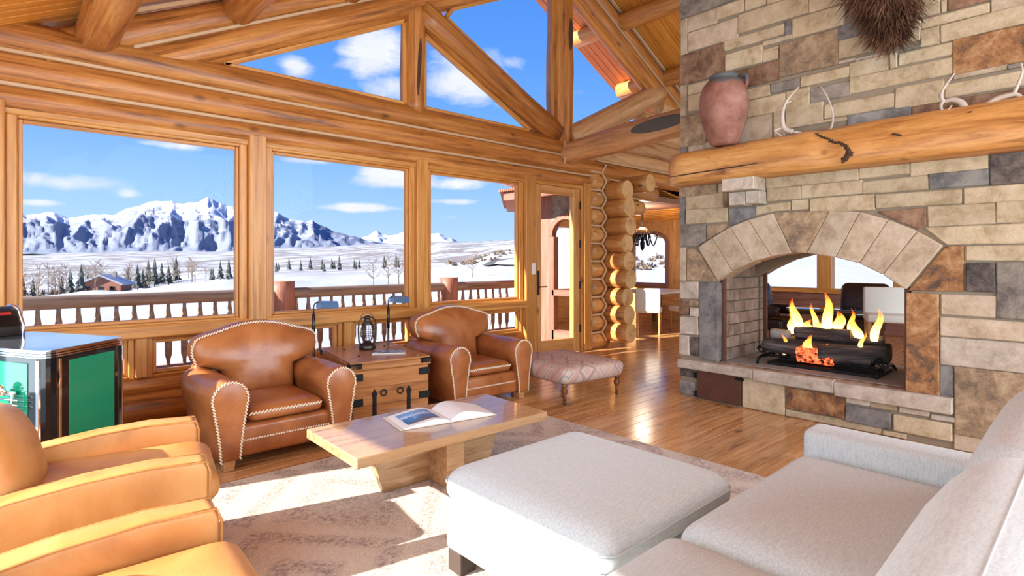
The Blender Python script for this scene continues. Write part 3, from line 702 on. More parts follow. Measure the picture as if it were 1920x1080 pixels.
for (yy, zz, a, b, rot) in KN+[(2.6, 2.36, .010, .012, 0), (1.12, 2.33, .035, .008, .3), (.7, 2.42, .016, .006, .1), (.35, 2.36, .02, .007, .1)]:
    hit = None
    for (d, z1), (d2, z2) in zip(PRO, PRO[1:]):
        if z1 >= zz-2.15 >= z2 and d > .1: t = (z1-(zz-2.15))/(z1-z2+1e-6); hit = d*(1-t)+d2*t
    kd = math.exp(-((yy-1.60)/.10)**2)*.045*math.exp(-((zz-2.28)/.07)**2)
    obj('knot', pillowm([(cos(t)*a*(1+.25*sin(3*t+yy*9)), sin(t)*b*(1+.3*cos(4*t+zz*20))) for t in [i*pi/10 for i in range(20)]], .005, .02, 'bark', 'x', 2), mt, (XF-(hit or .3)+kd+.004, yy, zz), (rot, 0, 0), True)
obj('crack', pillowm([(cos(t)*.5, sin(t)*.006) for t in [i*pi/7 for i in range(14)]], .004, .02, 'bark', 'x', 2), mt, (XF-.325, 2.55, 2.235), (-.03, 0, 0), True)
# ---- fire: grate, logs, embers, flames
fx = 5.72; fy = 1.88; fz = ZS
gr = thing('fire_grate', 'black iron log grate with andiron feet in the stone fireplace', 'grate', (fx, fy, fz))
for dx in (-.17, .17):
    tube('bar', [(dx, .52, .05), (dx, .45, .075), (dx, -.45, .075), (dx, -.52, .05)], .013, 'iron', gr)
for i in range(7): tube('cross_bar', [(-.2, -.42+i*.14, .085), (.2, -.42+i*.14, .085)], .009, 'iron', gr)
for yy in (-.5, .5):
    tube('foot', [(-.3, yy, .005), (-.27, yy, .05), (-.17, yy, .07), (.17, yy, .07), (.3, yy, .005)], .013, 'iron', gr)
    obj('scroll', tubem([(-.2, yy+cos(t)*.04*(1-t/14), .13+sin(t)*.04*(1-t/14)) for t in [i*.5 for i in range(18)]], .009, 'iron'), gr)
box('ash_tray', (fx-.26, fy-.5, fz+.002), (fx+.2, fy+.42, fz+.03), 'iron', gr, .005)
FLOGS = [((-.14, .50, .17), (-.10, -.42, .15), .075, 'rearmost low charred log with pale bark end in the fire'), ((.1, .45, .17), (.12, -.5, .17), .08, 'thick charred log along the far side of the grate'),
         ((-.02, .25, .30), (.02, -.22, .31), .06, 'short black log lying on top of the fire'), ((-.18, -.02, .15), (-.1, -.53, .2), .085, 'split charred log leaning at the right end of the fire'), ((.0, -.12, .27), (.1, -.46, .27), .055, 'small charred log behind the right flames')]
for a, b, r_, lab in FLOGS:
    o = log('fire_log', Vector(a)+Vector((fx, fy, fz)), Vector(b)+Vector((fx, fy, fz)), r_, 'charred', None, end='charred', rings=12, wob=.3); tag(o, lab, 'log', 'logs burning in the fireplace')
o = log('ember_block', (fx-.20, fy+.16, fz+.14), (fx-.19, fy-.14, fz+.13), .065, 'ember', None, end='ember', rings=8, wob=.3); tag(o, 'glowing red ember log at the front of the fire', 'ember')
o = log('fire_log', (fx-.05, fy+.47, fz+.28), (fx-.03, fy+.3, fz+.27), .045, 'ash', None, end='ash', rings=6, wob=.3); tag(o, 'pale ash covered log stub at the left of the fire', 'log', 'logs burning in the fireplace')
FL = [(-.16,.30,.1,.20,.030,0),(-.2,.07,.1,.22,.05,.0),(-.02,.22,.30,.34,.055,.06),(0,.13,.32,.12,.05,.02),(-.02,-.03,.32,.40,.05,.0),(.02,-.09,.32,.22,.06,-.04),(0,.04,.33,.10,.06,0),(.02,-.28,.28,.22,.05,.05),(.02,-.40,.28,.30,.04,-.04),
      (-.19,-.1,.12,.14,.02,0),(.08,.1,.3,.3,.03,.03),(.08,-.2,.3,.26,.03,.0),(-.18,-.36,.18,.2,.022,0),(.05,.3,.28,.2,.04,.04)]
fg = tag(empty('fire', (fx, fy, fz+.1)), 'orange flames licking up from the logs in the fireplace', 'fire')
for (dx, dy, dz, h, r_, lean) in FL:
    secs = []; ph = random.random()*6
    for i in range(11):
        t = i/10; rr = r_*(.55+1.3*t)*(1-t)**.9*1.35+.001
        ox = .02*sin(t*5+ph)*t; oy = lean*t+.03*sin(t*6+ph*2)*t
        secs.append([Vector((dx+ox+rr*.6*cos(a), dy+oy+rr*sin(a), dz-.1+h*t)) for a in [j*pi/4 for j in range(8)]])
    obj('flame', loftm(secs, 'flame'), fg)
# ---- things on the mantel
vs = thing('clay_jar', 'tall weathered terracotta jar with one small handle on the mantel', 'jar', (4.985, onX(1357, 280, 4.985).y, 2.472))
prof = [(.10, 0), (.125, .02), (.155, .1), (.19, .22), (.215, .36), (.212, .46), (.185, .55), (.145, .605), (.12, .62), (.128, .64), (.13, .652), (.105, .652), (.1, .62), (.14, .55), (.1, .2)]
def clay_b(k, b):
    v = k.coord('Object'); n = k.noise(v, 5, 6, .65); s = k.add('ShaderNodeSeparateXYZ', i_0=v)
    zt = k.ramp(k.math('ADD', s.outputs[2], k.math('MULTIPLY', k.math('SUBTRACT', n, .5), .16)), [(.53, 0), (.57, 1)])
    c = k.ramp(n, [(.25, S((104, 64, 50))), (.5, S((152, 104, 88))), (.75, S((178, 140, 126)))])
    addbump(k, b, n, .3, .01); return k.mix(zt, c, S((92, 96, 98)))
pmat('terracotta', clay_b, .75)
obj('jar_body', lathem([(r*1.02, z*.98) for r, z in prof], 'terracotta', 28), vs)
obj('jar_handle', tubem([(.03, -.15, .60), (.03, -.19, .63), (.03, -.205, .60), (.03, -.205, .54), (.03, -.19, .5)], .018, 'terracotta'), vs)
def antler(label, beam, tines, Xp, group='antlers on the mantel'):
    o = thing('antler', label, 'antler', tuple(onX(beam[0][0], beam[0][1], Xp)), 0, group)
    def tb(nm, pts, r0, r1):
        P = [onX(p[0], p[1], Xp+(p[2] if len(p) > 2 else 0)) for p in pts]; Q = []
        for i in range(len(P)-1):
            for s in range(4):
                t = s/4; p0 = P[max(0, i-1)]; p1 = P[i]; p2 = P[i+1]; p3 = P[min(len(P)-1, i+2)]
                Q.append(.5*((2*p1)+(p2-p0)*t+(2*p0-5*p1+4*p2-p3)*t*t+(-p0+3*p1-3*p2+p3)*t**3))
        Q.append(P[-1]); n = len(Q)
        obj(nm, tubem(Q, [r0+(r1-r0)*(i/(n-1)) for i in range(n)], 'antler', 8), o, (0, 0, 0), None, True)
    tb('beam', beam, .024, .006)
    for t in tines: tb('tine', t, .014, .004)
antler('antler standing beside the terracotta jar with two upright curved tines', [(1487, 247), (1470, 240, -.02), (1467, 215, -.03), (1472, 195, -.02), (1482, 180), (1498, 163)],
       [[(1470, 238), (1455, 244, -.06), (1453, 246, -.08), (1470, 259, -.06)], [(1487, 247), (1520, 252, .05), (1552, 246, .08), (1561, 230, .08), (1560, 205, .06), (1550, 180, .05), (1538, 161, .05)], [(1475, 193), (1484, 190)]], 5.08)
antler('antler with a small looped curve lying near the middle of the mantel', [(1812, 206), (1802, 192), (1785, 187), (1770, 190), (1765, 180, -.03), (1770, 165, -.03), (1790, 137, -.02)],
       [[(1768, 190), (1764, 200, -.04), (1772, 211, -.05), (1785, 197, -.06)], [(1767, 184), (1762, 179), (1764, 172)]], 5.05)
antler('large forked antler at the right end of the mantel', [(1849, 200), (1868, 186), (1895, 178), (1908, 178), (1930, 192), (1950, 205)],
       [[(1900, 178), (1908, 160), (1917, 135), (1915, 118)], [(1925, 188), (1945, 170)]], 5.02)
# ---- shaggy hide trophy high on the chimney
hd = thing('fur_trophy', 'shaggy dark brown animal fur mount high on the stone chimney', 'trophy', (5.1, onX(1648, 40, 5.0).y, 3.1))
def fur_b(k, b):
    n = k.noise(k.coord('Object'), 7, 4); return k.ramp(n, [(.3, S((62, 42, 32))), (.5, S((108, 78, 60))), (.72, S((150, 114, 88)))])
pmat('fur', fur_b, .8, spec=.2)
V = []; Fc = []; pts = []
Yc, zc = hd.location.y, hd.location.z
def hidep(a, t):   # a: across -1..1, t: 0 bottom .. 1 top
    wdt = .06+.40*min(1, t*1.25)**.75; y = -a*wdt+.03*(1-t)*0-.05*(1-t); bul = .34*sqrt(max(0, 1-a*a*.92))*min(1, .25+t*1.1)
    lob = .13*max(0, 1-abs(a+.75)/.3)*0
    z = 1.25*t+.0 + .10*(1-t)*abs(a)
    return Vector((XF-.03-5.1-bul, y, z))
na, nt = 14, 14
for i in range(nt+1):
    for j in range(na+1): V.append(hidep(-1+2*j/na, i/nt))
for i in range(nt):
    for j in range(na): q = i*(na+1)+j; Fc.append((q, q+1, q+na+2, q+na+1))
obj('hide', mesh('hide', V, Fc, 'fur', True), hd)
V = []; Fc = []
rs = random.Random(4)
for i in range(4200):
    a = rs.uniform(-1, 1); t = rs.random()**1.3; p = hidep(a, t); L = rs.uniform(.07, .17)*(1.25-t*.3)
    d = Vector((-.35+rs.uniform(-.25, .2), -a*.45+rs.uniform(-.35, .35), -1+rs.uniform(-.2, .25))).normalized()
    sdv = Vector((rs.uniform(-1, 1), rs.uniform(-1, 1), rs.uniform(-1, 1))).cross(d).normalized()*rs.uniform(.0035, .007); b0 = len(V)
    cv = Vector((0, rs.uniform(-.03, .03), rs.uniform(-.02, .01)))
    V += [p-sdv, p+sdv, p+d*L*.55+sdv*.7+cv, p+d*L*.55-sdv*.7+cv, p+d*L+cv*2.2]
    Fc += [(b0, b0+1, b0+2, b0+3), (b0+3, b0+2, b0+4)]
o = obj('fur_strands', mesh('fur', V, Fc, 'fur', True), hd); o['kind'] = 'stuff'
# ================================================================ FURNITURE
rug = tag(box('area_rug', (-.6, -.2, .001), (3.62, 3.77, .016), 'rug_pile', None, .008), 'large pale beige rug with faded grey diamond pattern under the coffee table', 'rug')
def stitches(name, path, parent, size=.017, step=.019, nrm=Vector((0, -1, 0)), slant=.6, w=.005):
    pts = [Vector(p) for p in path]; V = []; Fc = []; acc = 0
    for a, b in zip(pts, pts[1:]):
        L = (b-a).length; d = (b-a)/L; t = acc; sdv = nrm.cross(d).normalized()
        while t < L:
            c = a+d*t+nrm*.004; ax = (d*cos(slant)+sdv*sin(slant)).normalized(); ay = nrm.cross(ax); b0 = len(V)
            for (i, j, h) in ((-1, -1, -1), (1, -1, -1), (1, 1, -1), (-1, 1, -1), (-.7, -.5, 1), (.7, -.5, 1), (.7, .5, 1), (-.7, .5, 1)):
                V.append(c+ax*i*size*.5+ay*j*w+nrm*h*.0035)
            for f in ((4, 5, 6, 7), (0, 1, 5, 4), (1, 2, 6, 5), (2, 3, 7, 6), (3, 0, 4, 7)): Fc.append(tuple(b0+q for q in f))
            t += step
        acc = t-L
    o = obj(name, mesh('stitch', V, Fc, 'thread', True), parent); o['kind'] = 'stuff'; return o
KEY = [(-.062, .075), (-.07, .18), (-.086, .30), (-.104, .40)]
KEY += [(.119*cos(a), .482+.119*sin(a)) for a in [radians(205-i*230/12) for i in range(13)]]
KEY += [(.104, .40), (.086, .30), (.07, .18), (.062, .075)]
def club_chair(label, loc, rz, group):
    t = thing('club_chair', label, 'armchair', loc, rz, group)
    obj('seat_base', boxm(.74, .80, .215, 'tan_leather', .03, 3, (0, .0, .178)), t)
    stitches('stitching', [(-.31, -.403, .185), (.31, -.403, .185)], t)
    obj('back_shell', boxm(.88, .16, .56, 'tan_leather', .06, 4, (0, .40, .35)), t)
    for s in (-1, 1):
        secs = []
        for i in range(11):
            f = i/10; y = -.425+.86*f; k_ = 1+.16*sin(min(1, f*1.1)*pi*.9); dr_ = -.015*f
            secs.append([Vector((s*(.385+.02*sin(f*pi))+p[0]*k_, y, p[1]+(dr_ if p[1] > .3 else 0))) for p in KEY])
        rim = [Vector((v.x*1+0, v.y-.012, v.z)) for v in secs[0]]
        cxm = s*.385
        rim = [Vector((cxm+(v.x-cxm)*.93, -.437, .075+(v.z-.075)*.985)) for v in secs[0]]
        a = obj('arm', loftm([rim]+secs, 'tan_leather'), t)
        inner = [(cxm+p[0]*.86, .08+(p[1]-.075)*.97) for p in KEY]
        obj('arm_front', prismm(inner, 'y', -.444, -.41, 'tan_leather', .004, 2), a)
        stitches('stitching', [(cxm+p[0]*.93, -.44, .075+(p[1]-.075)*.985) for p in KEY], a, .026, .021)
    top = [(-.27, .36), (-.28, .56), (-.40, .60), (-.465, .635), (-.487, .70), (-.482, .765), (-.455, .81), (-.40, .835), (-.30, .86), (-.19, .895), (-.09, .915), (0, .92)]
    out = top+[(-x, z) for x, z in top[::-1][1:]]
    tilt = lambda v: Vector((v.x, v.y+.27+(v.z-.45)*.18, v.z))
    bk = obj('backrest', pillowm(out, .13, .15, 'tan_leather', 'y', 3.2, cen=(0, .64), mod=tilt), t)
    # pillowm axis 'y': +h is the back, -h the front
    sp_ = [(x*.97, .64+(z-.64)*.965) for x, z in out if z > .62]
    stitches('stitching', [tilt(Vector((x, -.085, z))) for x, z in sp_], bk, .026, .021)
    cu = obj('seat_cushion', pillowm(rrect(.268, .33, .07), .075, .055, 'tan_leather', 'z', 5), t, (0, -.085, .335))
    stitches('stitching', [(-.25, -.325, .022), (-.1, -.333, .026), (.1, -.333, .026), (.25, -.325, .022)], cu, .03, .024)
    for sx in (-1, 1):
        for sy in (-.37, .36):
            obj('leg', prismm([(-.04, .085), (.04, .085), (.032, 0), (-.032, 0)], 'y', -.04, .04, 'beech_leg', .004, 1), t, (sx*.385, sy, 0))
    return t
club_chair('tan leather club armchair with white stitching in front of the big left window', (1.53, 4.40, 0), radians(-1), 'stitched club chairs by the window')
club_chair('tan leather club armchair with white stitching next to the patterned ottoman', (3.56, 4.54, 0), radians(-3), 'stitched club chairs by the window')
def camel_chair(label, loc, rz):
    t = thing('lounge_chair', label, 'armchair', loc, rz, 'camel lounge chairs at the left')
    obj('seat_base', boxm(.60, .84, .24, 'camel_leather', .03, 3, (0, -.02, .19)), t)
    prof = [(-.45, .07), (-.455, .56), (-.44, .595), (-.25, .603), (-.05, .592), (.15, .566), (.32, .53), (.46, .48), (.46, .07)]
    for s in (-1, 1):
        a = obj('arm', prismm(prof, 'x', s*.335-.06, s*.335+.06, 'camel_leather', .022, 3), t)
        for e in (-.054, .054):
            obj('piping', tubem([(s*.335+e, y, z-.002) for y, z in [(-.456, .3), (-.46, .55), (-.445, .592), (-.25, .6), (-.05, .589), (.15, .563), (.32, .527), (.44, .48)]], .005, 'camel_leather', 6), a)
    obj('seat_cushion', pillowm(rrect(.268, .37, .05), .10, .08, 'camel_leather', 'z', 6), t, (0, -.14, .425))
    out = [(-.27, .30), (-.275, .55), (-.27, .68), (-.24, .76), (-.17, .81), (0, .83)]; out = out+[(-x, z) for x, z in out[::-1][1:]]
    obj('backrest', pillowm(out, .13, .14, 'camel_leather', 'y', 3.5, cen=(0, .56), mod=lambda v: Vector((v.x, v.y+.22+(v.z-.4)*.22, v.z))), t)
    obj('back_shell', boxm(.80, .12, .5, 'camel_leather', .05, 3, (0, .44, .33)), t)
    for sx in (-1, 1):
        for sy in (-.40, .42): obj('leg', prismm([(-.03, .085), (.03, .085), (.024, 0), (-.024, 0)], 'y', -.03, .03, 'walnut_leg', .003, 1), t, (sx*.34, sy, .014))
    return t
camel_chair('camel leather lounge chair on the left, standing before the green cabinet', (.25, 2.95, 0), radians(80))
camel_chair('camel leather lounge chair nearest the camera in the lower left corner', (.07, 1.74, 0), radians(87))
# ---- coffee table
tA, tB, tC, tD = Vector((1.44, 3.40)), Vector((1.36, 2.70)), Vector((2.76, 2.67)), Vector((2.83, 3.36))
tc_ = (tA+tB+tC+tD)/4; ct = thing('coffee_table', 'low oak coffee table with thick top and crossed plank base on the rug', 'table', (tc_.x, tc_.y, .016), radians(-1.5))
obj('tabletop', boxm(1.40, .69, .058, 'oak_table', .004, 1, (0, 0, .36-.016-.029)), ct)
obj('base_panel', prismm([(-.50, .29), (.50, .29), (.40, 0), (-.40, 0)], 'y', -.035-.05, .035-.05, 'oak_table', .003, 1), ct)
obj('base_block', boxm(.13, .52, .286, 'oak_table', .004, 1, (-.02, -.02, .143)), ct)
# ---- open photo book
S0, S1 = Vector((2.141, 2.904)), Vector((2.201, 3.212)); bdir = (S1-S0).normalized(); bh = (S1-S0).length
bkz = .3605
bk = thing('open_book', 'open photo book with a blue mountain picture on the coffee table', 'book', (S0.x, S0.y, bkz), atan2(bdir.y, bdir.x)-pi/2)
obj('cover', boxm(.68, bh+.012, .005, 'paper_edge', .002, 1, (0, bh/2, .003)), bk)
def page(sgn, h1, pw):
    secs = []
    for i in range(13):
        t = i/12; x = sgn*(.003+pw*t); z = .008+h1*(sin(min(1, t*2.1+.08)*pi/2)*(1-t)**.9)
        secs.append([Vector((x, 0, .006)), Vector((x, bh, .006)), Vector((x, bh, z)), Vector((x, 0, z))])
    return loftm(secs, 'paper', True, False)
obj('page_block', page(-1, .045, .31), bk); pr_ = obj('page_block', page(1, .075, .32), bk)
def photo_b(k, b):
    v = k.coord('Object'); s = k.add('ShaderNodeSeparateXYZ', i_0=v); n = k.noise(v, 14, 5, .65)
    t = k.math('ADD', k.math('MULTIPLY', s.outputs[1], 3.3), k.math('MULTIPLY', k.math('SUBTRACT', n, .5), .9))
    return k.ramp(t, [(.12, S((110, 90, 72))), (.3, S((52, 92, 140))), (.5, S((70, 130, 196))), (.62, S((214, 224, 236))), (.72, S((104, 158, 214))), (1, S((120, 168, 216)))])
pmat('photo_print', photo_b, .25)
V = []; Fc = []
for i in range(9):
    t = .17+.70*i/8; x = -(.003+.31*t); z = .0095+.045*(sin(min(1, t*2.1+.08)*pi/2)*(1-t)**.9)
    V += [(x, bh*.12, z), (x, bh*.86, z)]
for i in range(8): Fc.append((2*i, 2*i+1, 2*i+3, 2*i+2))
obj('printed_photo', mesh('photo', V, Fc, 'photo_print', True), bk)
# ---- large fabric ottoman and sofa
ot = thing('fabric_ottoman', 'large square pale linen ottoman on dark block feet beside the coffee table', 'ottoman', (1.92, 1.60, .016))
obj('base', boxm(.88, .90, .215, 'sofa_linen', .022, 3, (0, 0, .205)), ot)
obj('cushion', pillowm(rrect(.455, .468, .075, 6), .10, .072, 'sofa_linen', 'z', 9, rings=(1, .995, .985, .965, .93, .88, .8, .65, .45, .22)), ot, (0, 0, .372))
obj('welt', tubem([(x, y, 0) for x, y in rrect(.456, .469, .075, 6)], .004, 'sofa_linen', 6, True), ot, (0, 0, .40))
for sx in (-1, 1):
    for sy in (-1, 1): obj('foot', boxm(.09, .09, .1, 'dark_foot', .004, 1, (sx*.385, sy*.395, .05)), ot)
so = thing('sofa', 'pale linen sofa with loose back cushions in the lower right corner', 'sofa', (1.7, .5, .016))
SO = Vector((1.7, .5, .016))
def sbox(nm, lo, hi, bev=.03, seg=3, parent=None): lo, hi = Vector(lo), Vector(hi); return obj(nm, boxm(*(hi-lo), 'sofa_linen', bev, seg), parent or so, (lo+hi)/2-SO)
sbox('base', (.45, -.12, .10), (2.86, 1.0, .33)); sbox('arm', (2.80, -.14, .08), (2.985, 1.02, .605), .035, 4); sbox('arm', (.30, -.14, .08), (.48, 1.02, .605), .035, 4)
sbox('back_frame', (.32, -.2, .1), (2.98, .02, .78), .05, 4)
for (a, b) in ((.50, 1.685), (1.70, 2.80)):
    c = (a+b)/2; hx = (b-a)/2
    obj('seat_cushion', pillowm(rrect(hx, .40, .05), .10, .085, 'sofa_linen', 'z', 8, rings=(1, .99, .97, .94, .9, .84, .74, .6, .42, .2)), so, Vector((c, .63, .42))-SO)
    o_ = rrect(hx*.985, .265, .12, 6, 0, .72)
    bc = obj('back_cushion', pillowm(o_, .13, .15, 'sofa_linen', 'y', 3.6, mod=lambda v: Vector((v.x, v.y-(v.z-.5)*.30, v.z+.012*sin(v.x*5)))), so, Vector((c, .27, -.005))-SO)
    obj('welt', tubem([(x, -(z-.5)*.30, z+.012*sin(x*5)) for x, z in o_], .002, 'sofa_linen', 6, True), bc)
for xx in (.4, 2.88):
    for yy in (-.1, .93): obj('foot', boxm(.08, .08, .1, 'dark_foot', .004), so, Vector((xx, yy, .066))-SO)
# ---- wooden trunk with iron fittings
tr = thing('wooden_trunk', 'pine trunk with black iron corner straps between the two club chairs', 'trunk', (2.615, 4.77, 0), radians(-10))
TW, TD, TH_ = .70, .98, .54
for i in range(3): box_ = obj('front_board', boxm(TW-.02, .02, .148, 'trunk_pine', .004, 1, (0, -TD/2+.01, .09+.15*i)), tr)
for sx in (-1, 1):
    for i in range(3): obj('side_board', boxm(.02, TD-.02, .148, 'trunk_pine', .004, 1, (sx*(TW/2-.01), 0, .09+.15*i)), tr)
obj('back_board', boxm(TW-.04, .02, .45, 'trunk_pine', .004, 1, (0, TD/2-.01, .24)), tr)
obj('plinth', boxm(TW-.06, TD-.06, .03, 'walnut_leg', .003, 1, (0, 0, .015)), tr)
ld = obj('lid', boxm(TW+.03, TD+.03, .055, 'trunk_pine', .006, 1, (0, 0, .494)), tr)
for i in range(4): obj('lid_board', boxm(TW+.026, (TD+.02)/4-.004, .02, 'trunk_pine', .003, 1, (0, -TD/2+(TD+.0)/8+i*TD/4, .531)), ld)
for sx in (-1, 1):
    for z in (.41, .2): obj('corner_strap', boxm(.10, .026, .06, 'iron', .003, 1, (sx*(TW/2-.045), -TD/2+.002, z)), tr); obj('corner_strap', boxm(.026, .10, .06, 'iron', .003, 1, (sx*(TW/2-.002), -TD/2+.045, z)), tr)
    obj('lid_corner', boxm(.11, .08, .05, 'iron', .006, 1, (sx*(TW/2-.035), -TD/2+.025, .502)), ld); obj('lid_corner', boxm(.11, .08, .05, 'iron', .006, 1, (sx*(TW/2-.035), TD/2-.025, .502)), ld)
    o = obj('strap_hinge', prismm([(-.018, .03), (.018, .03), (.016, .22), (.022, .26), (.0, .30), (-.022, .26), (-.016, .22)], 'y', -TD/2-.008, -TD/2+.004, 'iron', .002, 1), tr, (sx*.155, 0, .0))
    obj('ring_pull', tubem([(.025*cos(a), 0, .025*sin(a)) for a in [i*pi/8 for i in range(16)]], .005, 'iron', 6, True), tr, (sx*.075, -TD/2-.012, .262))
    obj('nail_stud', lathem([(.012, 0), (.010, .004), (.004, .007)], 'iron', 10), ld, (sx*.2, -.2, .541)); obj('nail_stud', lathem([(.012, 0), (.010, .004), (.004, .007)], 'iron', 10), ld, (sx*.2, .25, .541))
# ---- lantern and magazine on the trunk
ln = thing('lantern', 'small dark metal hurricane lantern standing on the pine trunk', 'lantern', (2.64, 4.93, .541))
obj('fuel_base', lathem([(.075, 0), (.08, .01), (.08, .04), (.06, .055), (.035, .065), (.035, .08)], 'bronze_iron', 20), ln)
obj('glass_globe', lathem([(.035, .08), (.055, .11), (.064, .15), (.06, .19), (.045, .225), (.04, .235)], 'window_glass', 20), ln)
obj('cap', lathem([(.05, .235), (.052, .25), (.03, .27), (.028, .30), (.034, .305), (.02, .325)], 'bronze_iron', 18), ln)
for s in (-1, 1): obj('side_tube', tubem([(s*.06, 0, .045), (s*.088, 0, .08), (s*.095, 0, .2), (s*.085, 0, .275), (s*.05, 0, .305), (0, 0, .315)], .008, 'bronze_iron', 8), ln)
for i in range(10):
    a = i*2*pi/10; obj('cage_wire', tubem([(cos(a)*.04, sin(a)*.04, .085), (cos(a)*.068, sin(a)*.068, .15), (cos(a)*.05, sin(a)*.05, .235)], .0025, 'bronze_iron', 5), ln)
for z, r_ in ((.125, .066), (.16, .069), (.195, .063)): obj('cage_ring', tubem([(cos(a)*r_, sin(a)*r_, z) for a in [i*pi/10 for i in range(20)]], .0025, 'bronze_iron', 5, True), ln)
obj('bail_handle', tubem([(.07*cos(a), .07*sin(a)*.3, .29+.06*sin(a)) for a in [i*pi/10 for i in range(11)]], .003, 'bronze_iron', 6), ln)
mg = thing('magazine', 'magazine with a dark printed cover lying in front of the lantern', 'magazine', (2.70, 4.62, .541), radians(-34))
obj('pages', boxm(.30, .22, .010, 'paper_edge', .002, 1, (0, 0, .005)), mg)
def mag_b(k, b):
    v = k.coord('Object', (9, 22, 1)); return k.ramp(k.noise(v, 1.2, 2), [(.4, S((70, 78, 92))), (.5, S((190, 200, 214))), (.62, S((120, 140, 170)))], 'CONSTANT')
pmat('magazine_print', mag_b, .3); obj('cover', boxm(.302, .222, .002, 'magazine_print', .0005, 1, (0, 0, .011)), mg)
# ---- two pharmacy floor lamps
def floor_lamp(label, x, y, zt, sx):
    t = thing('floor_lamp', label, 'lamp', (x, y, 0), 0, 'reading lamps behind the trunk')
    obj('base', lathem([(.12, 0), (.125, .01), (.11, .022), (.02, .03), (.012, .05)], 'bronze_iron', 24), t)
    obj('pole', tubem([(0, 0, .03), (0, 0, zt-.12)], .011, 'bronze_iron', 10), t); obj('sleeve', tubem([(0, 0, zt-.32), (0, 0, zt-.1)], .016, 'bronze_iron', 10), t)
    obj('neck', tubem([(0, 0, zt-.12), (0, 0, zt-.03), (.012, 0, zt), (.04, 0, zt+.012), (.10, 0, zt+.008)], .007, 'bronze_iron', 8), t)
    V = []; Fc = []; n = 12
    for (xx, sc) in ((.05, 1), (.235, 1)):
        for r_ in (.058, .054):
            for i in range(n+1): a = radians(-15)+radians(210)*i/n; V.append((xx, r_*cos(a), -.02+r_*sin(a)))
    for i in range(n):
        for (a0, b0) in ((0, 2*(n+1)), (n+1, 3*(n+1))): Fc.append((a0+i, a0+i+1, b0+i+1, b0+i))
        Fc.append((i, i+1, n+1+i+1, n+1+i)); Fc.append((2*(n+1)+i, 2*(n+1)+i+1, 3*(n+1)+i+1, 3*(n+1)+i))
    Fc.append(tuple(range(n+1))); Fc.append(tuple(range(2*(n+1), 3*(n+1))))
    obj('shade', mesh('shade', V, Fc, 'shade_sky_reflection', True), t, (0, 0, zt-.01), (0, .06, 0))
    obj('bulb', tubem([(.09, 0, zt-.035), (.2, 0, zt-.04)], .014, 'lamp_glass', 8), t)
floor_lamp('pharmacy reading lamp with shade coloured as if reflecting blue sky rising behind the left club chair', 2.287, 5.35, .975, 1)
floor_lamp('pharmacy reading lamp with shade coloured as if reflecting blue sky standing right of the lantern', 3.113, 5.35, .99, 1)
# ---- patterned kilim footstool on turned legs
ks = thing('kilim_footstool', 'kilim upholstered footstool on turned wooden legs by the glazed door', 'footstool', (4.46, 4.03, 0), radians(-7))
obj('upholstery', pillowm(rrect(.42, .50, .06), .06, .14, 'kilim', 'z', 9, rings=(1, .995, .985, .96, .92, .84, .7, .5, .25)), ks, (0, 0, .31))
for sx in (-1, 1):
    for sy in (-1, 1):
        lg = obj('leg', lathem([(.008, .0), (.016, .015), (.014, .045), (.02, .06), (.013, .07), (.03, .10), (.032, .125), (.02, .15), (.03, .165), (.03, .19)], 'walnut_leg', 14), ks, (sx*.36, sy*.43, .012))
        obj('caster', lathem([(.012, -.012), (.018, -.006), (.018, .006), (.012, .012)], 'bronze_iron', 12), lg, (0, 0, .006), (pi/2, 0, 0))
# ---- green retro cabinet in the corner
PL = [Vector((.196, 3.95)), Vector((.62, 4.37)), Vector((.17, 5.2)), Vector((-.26, 4.78))]; cen = sum(PL, Vector((0, 0)))/4
cb = thing('retro_cabinet', 'green and black cabinet with chrome edged mirror top in the left corner', 'cabinet', (cen.x, cen.y, 0))
def shrink(P, s): return [tuple((p-cen)*s) for p in P]
def chamf(P, r):
    Q = []; n = len(P)
    for i in range(n):
        p = Vector(P[i]); a = Vector(P[i-1])-p; b = Vector(P[(i+1) % n])-p
        p0, p1 = p+a.normalized()*r, p+b.normalized()*r
        for t in (0, .25, .5, .75, 1): Q.append(tuple(p0*(1-t)**2+p*2*t*(1-t)+p1*t*t))
    return Q
obj('body', prismm(chamf(shrink(PL, .97), .07), 'z', .02, .862, 'black_gloss'), cb)
for (z0, z1, s, m) in ((.862, .868, 1.0, 'chrome'), (.868, .874, .985, 'black_gloss'), (.874, .882, 1.0, 'chrome'), (.882, .887, .985, 'black_gloss'), (.887, .9, .995, 'chrome')):
    obj('chrome_trim' if m == 'chrome' else 'trim_groove', prismm(chamf(shrink(PL, s), .07), 'z', z0, z1, m), cb)
plain('top_plate_metal', S((190, 204, 226)), .1, .9, .03); obj('top_plate', prismm(chamf(shrink(PL, .97), .07), 'z', .9, .903, 'top_plate_metal'), cb)
def panel(nm, a, b, f0, f1, z0, z1, m, th=.008, parent=None, out=.004):
    a, b = (a-cen)*.97, (b-cen)*.97; d = b-a; n = Vector((d.y, -d.x)).normalized(); p, q = a+d*f0, a+d*f1
    return obj(nm, prismm([tuple(p-n*.02), tuple(q-n*.02), tuple(q+n*out), tuple(p+n*out)], 'z', z0, z1, m, .002, 1), parent or cb)
panel('green_panel', PL[0], PL[1], .27, .86, .06, .83, 'green_enamel'); panel('chrome_strip', PL[0], PL[1], .145, .175, .05, .85, 'chrome', out=.008); panel('chrome_strip', PL[0], PL[1], .965, .985, .05, .85, 'chrome', out=.008)
panel('green_panel', PL[3], PL[0], .1, .85, .06, .83, 'green_enamel'); panel('chrome_strip', PL[3], PL[0], .93, .955, .05, .85, 'chrome', out=.008)
